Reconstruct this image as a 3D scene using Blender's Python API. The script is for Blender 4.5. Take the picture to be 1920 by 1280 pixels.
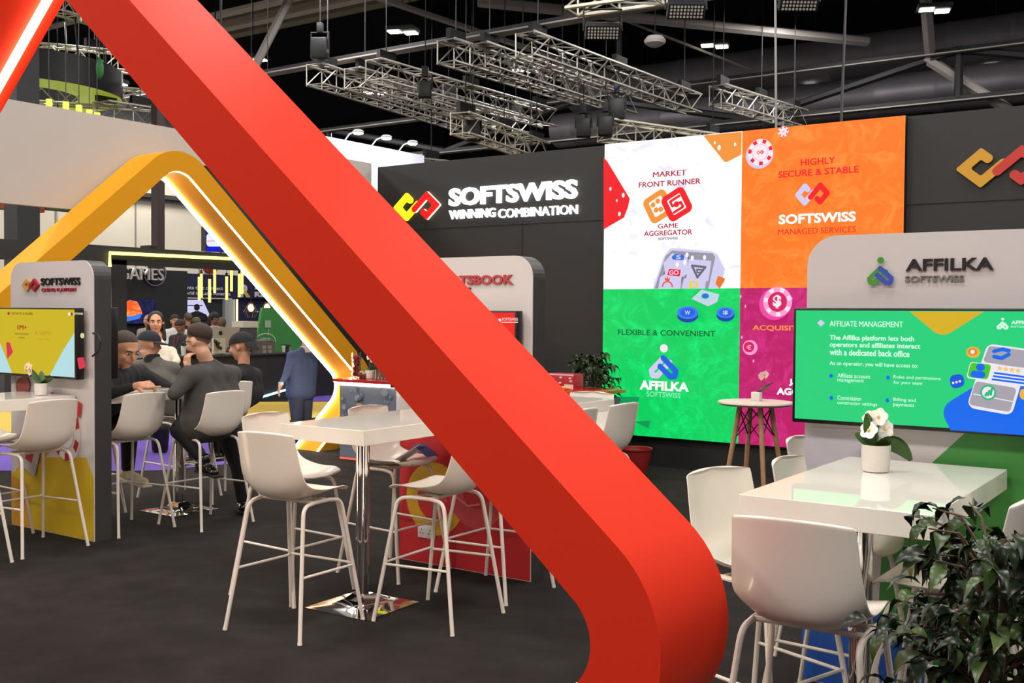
import bpy, bmesh, math, random
from mathutils import Vector, Matrix
random.seed(7)
for o in list(bpy.data.objects): bpy.data.objects.remove(o)
scene = bpy.context.scene
PI = math.pi
def V(*a): return Vector(a[0] if len(a) == 1 else a)

# ---------------------------------------------------------------- camera
CAM_F, CAM_H = 2000.0, 1.72                    # focal length in pixels of the 1920 wide frame, eye height
_psi, _p, _rho = math.radians(34.7), math.atan(53/2000), math.radians(.43)
_R0 = V(math.cos(_psi), math.sin(_psi), 0)
FW = V(-math.sin(_psi)*math.cos(_p), math.cos(_psi)*math.cos(_p), -math.sin(_p))
_U0 = _R0.cross(FW)
RT = _R0*math.cos(_rho) + _U0*math.sin(_rho)
UP = _U0*math.cos(_rho) - _R0*math.sin(_rho)
EYE = V(0, 0, CAM_H)
cam_data = bpy.data.cameras.new('camera'); cam = bpy.data.objects.new('camera', cam_data)
scene.collection.objects.link(cam)
cam_data.sensor_width = 36; cam_data.lens = CAM_F/1920*36; cam_data.clip_end = 300
m = Matrix((RT, UP, -FW)).transposed().to_4x4(); m.translation = EYE
cam.matrix_world = m
scene.camera = cam

# ---------------------------------------------------------------- light of the hall
scene.view_settings.view_transform = 'Standard'; scene.view_settings.look = 'None'
scene.view_settings.gamma = 1.0; scene.view_settings.exposure = 0.0
try: scene.view_settings.use_curve_mapping = False
except Exception: pass
world = bpy.data.worlds.new('hall'); scene.world = world; world.use_nodes = True
world.node_tree.nodes['Background'].inputs[0].default_value = (1.0, .96, .93, 1)
world.node_tree.nodes['Background'].inputs[1].default_value = .46
def area(x, y, z, e, sx=1.2, sy=.7, col=(1, .93, .86), rot=(0, 0, 0), name='hall_area_light'):
    l = bpy.data.lights.new(name, 'AREA'); l.shape = 'RECTANGLE'; l.size = sx; l.size_y = sy
    l.energy = e; l.color = col
    o = bpy.data.objects.new(name, l); o.location = (x, y, z); o.rotation_euler = rot
    scene.collection.objects.link(o); return o
HALL_Z = 8.7
for gx in (-24, -16, -8.5, -2, 5):
    for gy in (-4, 2.5, 9, 16, 24): area(gx, gy, HALL_Z, 300 if gy > -3 else 480, 1.8, 1.8, (1, .955, .91))
for gx, gy in ((-28, 6), (-28, 14), (-28, 22), (-27, 30)): area(gx, gy, HALL_Z, 900, 1.8, 1.8, (1, .94, .84))  # extra area lights added to brighten the beige wall, no fixtures behind them

# ---------------------------------------------------------------- points on the planes of the place
def ray(x, y): return FW + RT*((x-960)/CAM_F) + UP*((640-y)/CAM_F)
def atZ(x, y, z=0): d = ray(x, y); return EYE + d*((z-CAM_H)/d.z)
def atX(x, y, v): d = ray(x, y); return EYE + d*(v/d.x)
def atY(x, y, v): d = ray(x, y); return EYE + d*(v/d.y)

# ---------------------------------------------------------------- materials
def lin(h):
    h = h.lstrip('#'); out = []
    for i in (0, 2, 4):
        c = int(h[i:i+2], 16)/255
        out.append(c/12.92 if c <= .04045 else ((c+.055)/1.055)**2.4)
    return (*out, 1)
MATS = {}
def mat(name, hexc, rough=.5, metal=0, noise=0, scale=20, bump=0, coat=0, spec=.5, trans=0, coat_ior=1.5):
    if name in MATS: return MATS[name]
    m = bpy.data.materials.new(name); m.use_nodes = True; n = m.node_tree.nodes; l = m.node_tree.links
    b = n['Principled BSDF']; c = lin(hexc); b.inputs['Base Color'].default_value = c
    b.inputs['Roughness'].default_value = rough; b.inputs['Metallic'].default_value = metal
    b.inputs['Coat Weight'].default_value = coat; b.inputs['Coat IOR'].default_value = coat_ior; b.inputs['Specular IOR Level'].default_value = spec
    b.inputs['Transmission Weight'].default_value = trans
    if noise or bump:
        t = n.new('ShaderNodeTexNoise'); t.inputs['Scale'].default_value = scale; t.inputs['Detail'].default_value = 5
        tc = n.new('ShaderNodeTexCoord'); l.new(tc.outputs['Object'], t.inputs['Vector'])
        if noise:
            r = n.new('ShaderNodeMixRGB'); r.inputs[1].default_value = (*[max(0, v*(1-noise)) for v in c[:3]], 1)
            r.inputs[2].default_value = (*[min(1, v*(1+noise)) for v in c[:3]], 1)
            l.new(t.outputs['Fac'], r.inputs[0]); l.new(r.outputs[0], b.inputs['Base Color'])
        if bump:
            bp = n.new('ShaderNodeBump'); bp.inputs['Strength'].default_value = bump; bp.inputs['Distance'].default_value = .01
            l.new(t.outputs['Fac'], bp.inputs['Height']); l.new(bp.outputs[0], b.inputs['Normal'])
    MATS[name] = m; return m
def emit(name, hexc, s=1.0):
    if name in MATS: return MATS[name]
    m = bpy.data.materials.new(name); m.use_nodes = True; n = m.node_tree.nodes
    b = n['Principled BSDF']; b.inputs['Base Color'].default_value = (.01, .01, .01, 1)
    b.inputs['Roughness'].default_value = .35; b.inputs['Specular IOR Level'].default_value = .2
    b.inputs['Emission Color'].default_value = lin(hexc); b.inputs['Emission Strength'].default_value = s
    MATS[name] = m; return m
def led(name, hexc, hex2, s=1.0, scale=3.5):
    """picture on a lit screen: a base colour with scratchy lighter marks"""
    if name in MATS: return MATS[name]
    m = emit(name, hexc, s); n = m.node_tree.nodes; l = m.node_tree.links; b = n['Principled BSDF']
    t = n.new('ShaderNodeTexNoise'); t.inputs['Scale'].default_value = scale; t.inputs['Detail'].default_value = 9
    t.inputs['Distortion'].default_value = 1.6; t.inputs['Roughness'].default_value = .65
    tc = n.new('ShaderNodeTexCoord'); l.new(tc.outputs['Object'], t.inputs['Vector'])
    r = n.new('ShaderNodeValToRGB'); r.color_ramp.elements[0].position = .46; r.color_ramp.elements[1].position = .72
    r.color_ramp.elements[0].color = lin(hexc); r.color_ramp.elements[1].color = lin(hex2)
    l.new(t.outputs['Fac'], r.inputs[0]); l.new(r.outputs[0], b.inputs['Emission Color'])
    return m
def glass_mat(name, hexc='ffffff', rough=.02):
    m = mat(name, hexc, rough, trans=1.0); m.node_tree.nodes['Principled BSDF'].inputs['IOR'].default_value = 1.45; return m

# ---------------------------------------------------------------- mesh helpers
class B:
    """collects shapes, each with a material, and links them as ONE mesh object"""
    def __init__(s): s.bm = bmesh.new(); s.mats = []; s.layer = 0
    def mi(s, m):
        if m not in s.mats: s.mats.append(m)
        return s.mats.index(m)
    def face(s, pts, m, smooth=False):
        vs = [s.bm.verts.new(p) for p in pts]
        try: f = s.bm.faces.new(vs)
        except ValueError: return None
        f.material_index = s.mi(m); f.smooth = smooth; return f
    def box(s, c, d, m, rot=None, bev=0, seg=2):
        t = bmesh.new(); bmesh.ops.create_cube(t, size=1)
        bmesh.ops.scale(t, vec=d, verts=t.verts)
        if bev: bmesh.ops.bevel(t, geom=list(t.edges), offset=bev, segments=seg, profile=.5, affect='EDGES')
        if rot is not None: bmesh.ops.transform(t, matrix=rot.to_4x4(), verts=t.verts)
        bmesh.ops.translate(t, vec=c, verts=t.verts); return s.merge(t, m)
    def merge(s, t, m):
        mp = {}; i = s.mi(m)
        for v in t.verts: mp[v] = s.bm.verts.new(v.co)
        for f in t.faces:
            try: g = s.bm.faces.new([mp[v] for v in f.verts])
            except ValueError: continue
            g.material_index = i; g.smooth = True
        t.free(); return s
    def rings(s, rs, m, cap=True, close=True):
        """loft a list of rings (lists of points)"""
        i = s.mi(m); L = [[s.bm.verts.new(p) for p in r] for r in rs]; n = len(L[0])
        for a, b in zip(L, L[1:]):
            for k in range(n if close else n-1):
                j = (k+1) % n
                try: f = s.bm.faces.new((a[k], a[j], b[j], b[k])); f.material_index = i; f.smooth = True
                except ValueError: pass
        if cap and close:
            for r in (L[0][::-1], L[-1]):
                try: f = s.bm.faces.new(r); f.material_index = i; f.smooth = True
                except ValueError: pass
        return s
    def tube(s, pts, r, m, n=8, cap=True):
        pts = [V(p) for p in pts]; rs = []; q = len(pts)
        rad = r if isinstance(r, (list, tuple)) else [r]*q
        nrm = None
        for k, p in enumerate(pts):
            t = (pts[min(k+1, q-1)] - pts[max(k-1, 0)]).normalized()
            if nrm is None:
                a = V(0, 0, 1) if abs(t.z) < .9 else V(1, 0, 0)
                nrm = (a - t*a.dot(t)).normalized()
            else: nrm = (nrm - t*nrm.dot(t)).normalized()
            b = t.cross(nrm)
            rs.append([p + (nrm*math.cos(2*PI*j/n) + b*math.sin(2*PI*j/n))*rad[k] for j in range(n)])
        return s.rings(rs, m, cap)
    def lathe(s, prof, m, c=(0, 0, 0), n=24, cap=True):
        c = V(c)
        return s.rings([[c + V(r*math.cos(2*PI*j/n), r*math.sin(2*PI*j/n), z) for j in range(n)] for r, z in prof], m, cap)
    def ell(s, c, d, m, rot=None, u=16, v=10):
        t = bmesh.new(); bmesh.ops.create_uvsphere(t, u_segments=u, v_segments=v, radius=1)
        bmesh.ops.scale(t, vec=d, verts=t.verts)
        if rot is not None: bmesh.ops.transform(t, matrix=rot.to_4x4(), verts=t.verts)
        bmesh.ops.translate(t, vec=c, verts=t.verts); return s.merge(t, m)
    def build(s, name, parent=None, smooth=32, loc=None):
        me = bpy.data.meshes.new(name)
        bmesh.ops.recalc_face_normals(s.bm, faces=[f for f in s.bm.faces]) if not getattr(s, 'keep', False) else None
        s.bm.to_mesh(me); s.bm.free()
        for m in s.mats: me.materials.append(m)
        if smooth:
            try: me.set_sharp_from_angle(angle=math.radians(smooth))
            except Exception: pass
        o = bpy.data.objects.new(name, me); scene.collection.objects.link(o)
        if parent: o.parent = parent
        if loc is not None: o.location = loc
        return o
def rounded(pts, r, n=6):
    """2D polygon with rounded corners; r a number or one per corner"""
    out = []; N = len(pts)
    for i in range(N):
        p = Vector(pts[i]); a = Vector(pts[i-1]); b = Vector(pts[(i+1) % N]); rr = r[i] if isinstance(r, (list, tuple)) else r
        if rr <= 0: out.append(tuple(p)); continue
        d1 = (a-p).normalized(); d2 = (b-p).normalized(); ang = d1.angle(d2)
        t = min(rr/math.tan(ang/2), (a-p).length*.5, (b-p).length*.5); rr2 = t*math.tan(ang/2)
        c = p + (d1+d2).normalized()*(rr2/math.sin(ang/2))
        s0 = p + d1*t - c; s1 = p + d2*t - c
        a0 = math.atan2(s0.y, s0.x); a1 = math.atan2(s1.y, s1.x); da = (a1-a0+PI) % (2*PI) - PI
        out += [(c.x+rr2*math.cos(a0+da*k/n), c.y+rr2*math.sin(a0+da*k/n)) for k in range(n+1)]
    return out
def circle(u, v, r, n=24, ry=None, rot=0):
    ry = ry or r; c, s = math.cos(rot), math.sin(rot)
    return [(u + r*math.cos(2*PI*k/n)*c - ry*math.sin(2*PI*k/n)*s, v + r*math.cos(2*PI*k/n)*s + ry*math.sin(2*PI*k/n)*c) for k in range(n)]
_TXT = {}
def text2d(s, bold=.0):
    """letters as flat faces: (verts, faces, bounds)"""
    k = (s, bold)
    if k in _TXT: return _TXT[k]
    c = bpy.data.curves.new('t', 'FONT'); c.body = s; c.offset = bold; c.resolution_u = 3; c.size = 1; c.fill_mode = 'FRONT'
    o = bpy.data.objects.new('t', c); scene.collection.objects.link(o)
    dg = bpy.context.evaluated_depsgraph_get(); dg.update()
    me = bpy.data.meshes.new_from_object(o.evaluated_get(dg))
    vs = [(v.co.x, v.co.y) for v in me.vertices]; fs = [tuple(p.vertices) for p in me.polygons]
    bpy.data.objects.remove(o); bpy.data.curves.remove(c); bpy.data.meshes.remove(me)
    xs = [v[0] for v in vs]; ys = [v[1] for v in vs]
    _TXT[k] = (vs, fs, (min(xs), max(xs), min(ys), max(ys))); return _TXT[k]
class Canvas(B):
    """flat printed or lit picture, drawn in layers on a plane: O + u*U + v*Vv, N towards the viewer"""
    def __init__(s, O, U, Vv, N, eps=.0008, sub=None):
        super().__init__(); s.O, s.U, s.W, s.N, s.eps = V(O), V(U), V(Vv), V(N), eps; s.h = 0; s.keep = True; s.sub = V(sub) if sub else V(0, 0, 0)
    def P(s, u, v, h=None): return s.O + s.U*u + s.W*v + s.N*(s.h if h is None else h) - s.sub
    def px(s, x, y):
        d = ray(x, y); t = (s.O - EYE).dot(s.N)/d.dot(s.N); q = EYE + d*t - s.O
        return (q.dot(s.U), q.dot(s.W))
    def pxs(s, pts): return [s.px(*p) for p in pts]
    def poly(s, pts, m, up=True):
        if up: s.h += s.eps
        a = sum(pts[i-1][0]*pts[i][1] - pts[i][0]*pts[i-1][1] for i in range(len(pts)))
        if a < 0: pts = pts[::-1]
        s.face([s.P(*p) for p in pts], m)
    def ppoly(s, pts, m, r=0): s.poly(rounded(s.pxs(pts), r) if r else s.pxs(pts), m)
    def rect(s, u0, v0, u1, v1, m, r=0): s.poly(rounded([(u0, v0), (u1, v0), (u1, v1), (u0, v1)], r) if r else [(u0, v0), (u1, v0), (u1, v1), (u0, v1)], m)
    def disc(s, x, y, rx, m, ry=None, rot=0):
        """disc by image position and image radius"""
        u, v = s.px(x, y); a = s.px(x+rx, y); k = abs(a[0]-u)
        b = abs(s.px(x, y-(ry or rx))[1]-v); s.poly(circle(u, v, k, 24, b, rot), m)
    def stroke(s, pts, w, m, up=True, closed=False, cap=True, n=10):
        """thick line with round joints in one layer"""
        if up: s.h += s.eps
        pts = [Vector(p) for p in pts]; seg = list(zip(pts, pts[1:])) + ([(pts[-1], pts[0])] if closed else [])
        for a, b in seg:
            d = (b-a).normalized()*(w/2); q = Vector((-d.y, d.x))
            s.poly([tuple(a-q), tuple(b-q), tuple(b+q), tuple(a+q)], m, False); s.h += 2e-5
        for i, p in enumerate(pts):
            if cap or closed or 0 < i < len(pts)-1: s.poly(circle(p.x, p.y, w/2, 14), m, False); s.h += 2e-5
    def text(s, t, u0, u1, v0, v1, m, bold=0.02, ext=0, mside=None):
        """letters stretched to the box u0..u1, v0..v1; ext = raised letters"""
        if not ext: s.h += s.eps
        if 'M' in t:                               # the M of the built-in font cannot be thickened: overprint it instead
            if not ext and bold > 0:
                for k in (-1, 1):
                    q = k*(v1-v0)*bold*2; s.text(t, u0+q, u1+q, v0, v1, m, 0); s.h -= s.eps*.7
            bold = 0
        vs, fs, (a, b, c, d) = text2d(t, bold)
        f = lambda p: (u0 + (p[0]-a)/(b-a)*(u1-u0), v0 + (p[1]-c)/(d-c)*(v1-v0))
        i = s.mi(m); hh = s.h+ext
        L = [s.bm.verts.new(s.P(*f(p), hh)) for p in vs]
        for q in fs:
            try: g = s.bm.faces.new([L[k] for k in q]); g.material_index = i
            except ValueError: pass
        if ext:
            from collections import Counter
            cnt = Counter(); dirs = {}
            for q in fs:
                for k in range(len(q)):
                    e = (q[k], q[(k+1) % len(q)]); cnt[frozenset(e)] += 1; dirs[frozenset(e)] = e
            j = s.mi(mside or m); K = [s.bm.verts.new(s.P(*f(p), s.h)) for p in vs]
            for e, c2 in cnt.items():
                if c2 == 1:
                    x, y = dirs[e]; g = s.bm.faces.new((L[y], L[x], K[x], K[y])); g.material_index = j
    def ptext(s, t, x0, x1, y0, y1, m, bold=.02, ext=0, mside=None):
        """letters whose left, right, top and bottom are read off the photograph"""
        xm, ym = (x0+x1)/2, (y0+y1)/2
        s.text(t, s.px(x0, ym)[0], s.px(x1, ym)[0], s.px(xm, y1)[1], s.px(xm, y0)[1], m, bold, ext, mside)
    def solid(s, pts, h, m, side=None):
        """raised flat shape standing h off the plane"""
        a = sum(pts[i-1][0]*pts[i][1] - pts[i][0]*pts[i-1][1] for i in range(len(pts)))
        if a < 0: pts = pts[::-1]
        b0 = s.h; s.face([s.P(*p, b0+h) for p in pts], m)
        for i in range(len(pts)): s.face([s.P(*pts[i-1], b0), s.P(*pts[i], b0), s.P(*pts[i], b0+h), s.P(*pts[i-1], b0+h)], side or m)
def tag(o, label=None, cat=None, group=None, kind=None):
    if label: o['label'] = label
    if cat: o['category'] = cat
    if group: o['group'] = group
    if kind: o['kind'] = kind
    return o
def thing(name, label, cat, loc=(0, 0, 0), rz=0, group=None):
    o = bpy.data.objects.new(name, None); scene.collection.objects.link(o); o.empty_display_size = .1
    o.location = loc; o.rotation_euler = (0, 0, rz); return tag(o, label, cat, group)
def dup(root, loc, rz, label, group=None):
    r = root.copy(); scene.collection.objects.link(r); r.location = loc; r.rotation_euler = (0, 0, rz); r['label'] = label
    if group: r['group'] = group
    for ch in list(root.children):
        c = ch.copy(); scene.collection.objects.link(c); c.parent = r
        for g in list(ch.children): d = g.copy(); scene.collection.objects.link(d); d.parent = c
    return r
def structure(o): o['kind'] = 'structure'; return o

# the house mark: two interlocked square hooks, unit half height 1, drawn as thick lines
MARK_A = [(-.42, .36), (-.68, .62), (-1.30, 0), (-.68, -.62), (.10, .16)]
MARK_B = [(.42, -.36), (.68, -.62), (1.30, 0), (.68, .62), (-.16, -.22)]
def mark_shapes(cv, u, v, k, ma, mb, h=0, w=.40, ku=1, sa=None, sb=None):
    for path, m, sd, lift in ((MARK_A, ma, sa, 0), (MARK_B, mb, sb, .0012)):
        pts = [Vector((u + a*k*ku, v + b*k)) for a, b in path]; ww = w*k/2
        if not h: cv.stroke(pts, w*k, m)
        else:
            L, R = [], []
            for i, p in enumerate(pts):      # mitred outline of the hook
                d1 = (p-pts[i-1]).normalized() if i else (pts[1]-p).normalized()
                d2 = (pts[i+1]-p).normalized() if i < len(pts)-1 else d1
                n1 = Vector((-d1.y, d1.x)); n2 = Vector((-d2.y, d2.x)); b = (n1+n2).normalized(); q = b*(ww/max(.3, b.dot(n1)))
                e = d1*(ww*.7 if i == len(pts)-1 else 0) - d1*(ww*.7 if i == 0 else 0)
                L.append(tuple(p+q+e)); R.append(tuple(p-q+e))
            n = len(L); rr = [ww*.9] + [ww*.45]*(n-2) + [ww*.9]
            cv.solid(rounded(L+R[::-1], rr + rr[::-1], 4), h+lift, m, sd)
AFF_G = [(.38, .10), (-.20, -.46), (-.42, -.70), (-.72, -.68), (-.80, -.40), (-.06, .32)]
AFF_B = [(-.04, .36), (.78, -.38), (.72, -.68), (.42, -.72), (-.24, -.14)]
def aff_shapes(cv, u, v, k, mg, mb, md, w=.34, ku=1, lift=0):
    cv.h += lift
    for path, m in ((AFF_G, mg), (AFF_B, mb)): cv.stroke([(u+a*k*ku, v+b*k) for a, b in path], w*k, m)
    cv.poly(circle(u, v+.92*k, .25*k*ku, 20, .24*k), md)
# ================================================================ the setting
carpet = mat('carpet', '262322', .95, noise=.5, scale=4.5, bump=.4, spec=.08)
black_wall = mat('black_wall', '232221', .55, noise=.06, scale=4)
white_paint = mat('white_paint', 'd6cfc8', .6)
hall_beige = mat('hall_wall_beige', 'a39d92', .8, noise=.08, scale=1.2)
navy_roof = mat('roof_cladding', '14161d', .9, noise=.2, scale=.6)
steel_dark = mat('dark_steel', '17161a', .65)
steel_grey = mat('grey_steel', '96908e', .6)
alu = mat('aluminium', 'b9b4ac', .38, metal=.6)
b = B(); b.box((-10, 16, -.05), (110, 110, .1), carpet); structure(b.build('floor'))
b = B(); b.box((-10, 22, 15.1), (110, 100, .2), navy_roof); structure(b.build('ceiling'))
# booth back wall with the panel joints
b = B(); b.box((-2.875, 10.93, 1.84), (13.75, .14, 3.68), black_wall)
seam = mat('panel_joint', '141313', .8)
p = atY(979, 420, 10.855)
b.box((-4.5, 10.858, p.z), (10.4, .006, .008), seam); b.box((p.x, 10.858, p.z/2), (.008, .006, p.z), seam)
structure(b.build('wall_back'))
# fascia over the yellow arch, open where the arch stands
fas = mat('fascia_white', 'b9b2ab', .55)
cv = Canvas((-9.86, 0, 0), (0, 1, 0), (0, 0, 1), (1, 0, 0))
ya, ys = 7.333, .853
top = 3.74
def arch_z(y): return 3.42 - ys*abs(y-ya)
cv.solid([(1.5, 2.74), (ya-(3.42-2.74)/ys, 2.74), (ya-.05, 3.38), (10.86, 3.38), (10.86, top), (1.5, top)], -.08, fas)
cv.face([cv.P(*q) for q in [(1.5, 2.74), (ya-(3.42-2.74)/ys, 2.74), (ya-.05, 3.38), (10.86, 3.38), (10.86, top), (1.5, top)]], fas)
for yy in (5.55, 9.9): cv.box((-9.858, yy, 3.4), (.003, .006, .66), mat('fascia_joint', 'b3aaa2', .7))
structure(cv.build('wall_fascia'))
b = B()   # dark infill beside the arch, under the fascia
b.face([(-9.9, ya+.3, 3.38), (-9.9, 10.86, 3.38), (-9.9, 10.86, .3), (-9.9, ya+3.3, .75)], black_wall)
b.face([(-9.98, ya+.3, 3.38), (-9.98, 10.86, 3.38), (-9.98, 10.86, .3), (-9.98, ya+3.3, .75)], black_wall)
structure(b.build('wall_infill'))
hb = thing('header_board', 'pale bluish header board lit by arm lamps, running behind the dark wall', 'fascia', (-11.5, 12.2, 3.3))
b = B(); b.box((-.05, 0, .53), (.1, 3.54, 1.06), mat('header_white', 'dfe2f2', .6)); b.build('board', hb)
b = B(); b.box((-.2, 1.6, -1.65), (.12, .12, 3.3), mat('header_post', '2a2a2c', .6)); b.build('post', hb)
# hall walls far behind
b = B(); b.box((-31, 20, 3.1), (.3, 70, 6.2), hall_beige)
for k in range(-3, 16): b.box((-30.83, 2+k*2.9, 3.1), (.02, .05, 6.2), mat('hall_joint', '6f6b64', .8))
b.box((-30.7, 20, 5.6), (.2, 70, .14), steel_dark)
structure(b.build('wall_left'))
b = B(); b.box((-31, 20, 10.6), (.2, 70, 9), mat('upper_cladding', '262629', .9)); structure(b.build('wall_upper'))
b = B(); b.box((-5, 62, 7.5), (90, .3, 15), mat('far_hall', '4d474a', .9, noise=.3, scale=.25)); structure(b.build('wall_far'))

# ================================================================ roof steel
def girder(name, label, y, z0, z1, x0, x1, light=True, webs=True):
    t = thing(name, label, 'roof girder', ((x0+x1)/2, y, z0)); cx = (x0+x1)/2
    for nm, z in (('bottom_chord', z0), ('top_chord', z1)):
        b = B(); b.box((0, 0, z-z0), (x1-x0, .16, .12), steel_dark)
        b.box((0, -.09, z-z0-.075), (x1-x0, .3, .03), steel_grey if light else steel_dark); b.build(nm, t)
    if not webs: return t
    n = int((x1-x0)/9); b = B()
    for k in range(n):
        xa = x0-cx+(x1-x0)*k/n; xb = x0-cx+(x1-x0)*(k+1)/n; xm = (xa+xb)/2
        for q in (((xa, 0, 0), (xm, 0, z1-z0)), ((xm, 0, z1-z0), (xb, 0, 0)), ((xm, 0, 0), (xm, 0, z1-z0))): b.tube(q, .1, steel_dark, 6)
    b.build('web', t); return t
girder('roof_girder', 'long roof girder nearest above the booth, pale lower chord', 17.2, 7.25, 9.6, -40, 12, True, False)
girder('roof_girder', 'deep black roof girder in front of the silver ducts, above the orange screen', 27, 6.9, 8.05, -42, 20)
girder('roof_girder', 'farthest roof girder low over the back of the hall', 39, 8.0, 10.6, -46, 30)
girder('roof_girder', 'roof girder high at the top left behind the red beam', 12.0, 8.5, 9.4, -36, 10, True, False)
def duct(name, label, y, z, r, x0, x1):
    b = B(); n = int((x1-x0)/1.6); prof = []
    for k in range(n):
        for a, rr in ((0, r), (.46, r), (.5, r*1.04), (.54, r)): prof.append((x0+(x1-x0)*(k+a)/n, rr))
    mm = mat('duct_silver', 'a19ca6', .5, metal=.4, noise=.25, scale=1.4)
    b.rings([[(x, y+rr*math.cos(2*PI*j/18), z+rr*math.sin(2*PI*j/18)) for j in range(18)] for x, rr in prof], mm)
    tag(b.build(name), label, 'air duct')
duct('air_duct', 'silver ventilation duct seen through the black girder, upper one', 31, 9.15, .62, -19, 18)
duct('air_duct', 'silver ventilation duct seen through the black girder, lower one', 30, 7.75, .55, -19, 18)
roof_pale = mat('roof_panel', '8d8474', .8, noise=.15, scale=.7)
roofp = [(-18, atZ(480, yy, 10.4).y, 10.4) for yy in (12, 27, 41, 56)]
for k, (x, y, z) in enumerate(roofp):
    b = B(); b.box((x, y, z), (26, .34, .1), mat('purlin_pale', 'cfc8c2', .7) if k % 2 == 0 else roof_pale); b.box((x, y+.45, z+.15), (26, .5, .05), mat('roof_wood', '776750', .8))
    tag(b.build('roof_purlin'), ['pale roof purlin nearest the red beam at top left', 'second pale roof purlin from the red beam', 'third pale roof purlin beside the dark roof', 'last pale roof purlin before the dark roof'][k], 'roof beam', 'pale roof purlins at top left')
def brace(label, a, c, r=.07, m=None, cat='roof brace', name='roof_brace'):
    b = B(); b.tube([a, c], r, m or steel_grey, 6); tag(b.build(name), label, cat)
brace('steel tie running down from the girder node at top left', (-17.2, 15.2, 9.1), (-14.2, 27, 8.1), .08)
brace('steel strut hanging from the pale girder beside the red beam', (-17.5, 17.2, 9.6), (-19.4, 17.2, 7.3), .1)
brace('thin tie rod crossing the dark roof above the trusses', (-14, 15.5, 9.2), (-11, 27, 8.2), .035)
brace('grey diagonal roof brace above the orange screen', (-5.3, 20.5, 10.3), (-6.5, 27, 8.1), .14)
brace('pale diagonal roof brace behind the orange screen corner', (-6.6, 27, 7.95), (-4.4, 27.5, 6.3), .13)
brace('thin roof tie rod at top right', (-3.6, 19, 10.3), (-4.2, 27, 8.3), .03)
brace('black cable hanging down to the orange screen', (-5.0, 16, 9.5), (-3.9, 12.2, 3.75), .018, steel_dark, 'cable', 'hanging_cable')
brace('grey cable hanging above the middle of the orange screen', (-6.6, 17, 9.5), (-6.3, 16.5, 4.0), .02, steel_grey, 'cable', 'hanging_cable')
brace('long grey roof beam crossing behind the hanging floodlights', (-14.5, 19.5, 8.75), (-8.0, 27, 8.55), .13)

def box_truss(label, p, q, w=.42, h=.42, bright=False, step=.5, group='aluminium box trusses under the roof'):
    p, q = V(p), V(q); L = (q-p).length; d = (q-p).normalized(); s = d.cross(V(0, 0, 1)).normalized(); u = V(0, 0, 1)
    t = thing('box_truss', label, 'truss', p, 0, group)
    m = mat('truss_pale_lit', 'd8d2bd', .35, metal=.3) if bright else alu  # light on the lit trusses is put into a paler, warmer metal colour
    cs = [s*(w/2)*a + u*h*c for a in (-1, 1) for c in (0, 1)]
    for nm, c in zip(('chord',)*4, cs):
        b = B(); b.tube([c, c+d*L], .028, m, 6); b.build('chord', t)
    b = B(); n = int(L/step)
    for k in range(n):
        a0, a1 = d*(L*k/n), d*(L*(k+1)/n)
        for i, j in ((0, 1), (2, 3), (0, 2), (1, 3)):
            if k % 2: i, j = j, i
            b.tube([cs[i]+a0, cs[j]+a1], .014, m, 5)
        b.tube([cs[0]+a0, cs[2]+a0], .014, m, 5); b.tube([cs[1]+a0, cs[3]+a0], .014, m, 5); b.tube([cs[0]+a0, cs[1]+a0], .014, m, 5)
    b.build('lattice', t)
    for f in (.06, .5, .93):
        b = B(); c = d*(L*f) + u*h; b.box(c+V(0, 0, .12), (.1, .5, .24), steel_dark); b.tube([c+V(0, 0, .2), c+V(0, 0, 15-p.z-c.z)], .012, steel_dark, 5); b.build('hanger', t)
    return t
TZ = 6.5
def tpt(x, y, z=TZ): q = atZ(x, y, z); return V(q.x, q.y, z)
box_truss('leftmost aluminium truss, its near end beside the red beam', tpt(590, 158), tpt(905, 255))
box_truss('second aluminium truss from the red beam', tpt(660, 165), tpt(985, 252))
box_truss('third aluminium truss from the red beam, ending over the dark wall', tpt(700, 150), tpt(1030, 238))
box_truss('middle aluminium truss over the lit letters, warm lit underside', tpt(836, 116), tpt(1100, 196))
box_truss('aluminium truss right of the warm lit one', tpt(897, 122), tpt(1180, 214))
box_truss('rightmost long aluminium truss against the dark roof', tpt(984, 104), tpt(1300, 212))
box_truss('short aluminium truss above the seam of the two upper screens', tpt(1345, 195), tpt(1500, 240))
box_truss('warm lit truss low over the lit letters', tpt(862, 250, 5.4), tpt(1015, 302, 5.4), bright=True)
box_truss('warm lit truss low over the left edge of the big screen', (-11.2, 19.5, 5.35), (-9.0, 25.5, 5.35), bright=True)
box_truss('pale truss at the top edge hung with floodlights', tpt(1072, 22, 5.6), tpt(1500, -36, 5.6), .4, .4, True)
box_truss('truss low behind the end of the white canopy', (-16.2, 19.4, 4.9), (-14.2, 26, 4.9))

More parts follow.
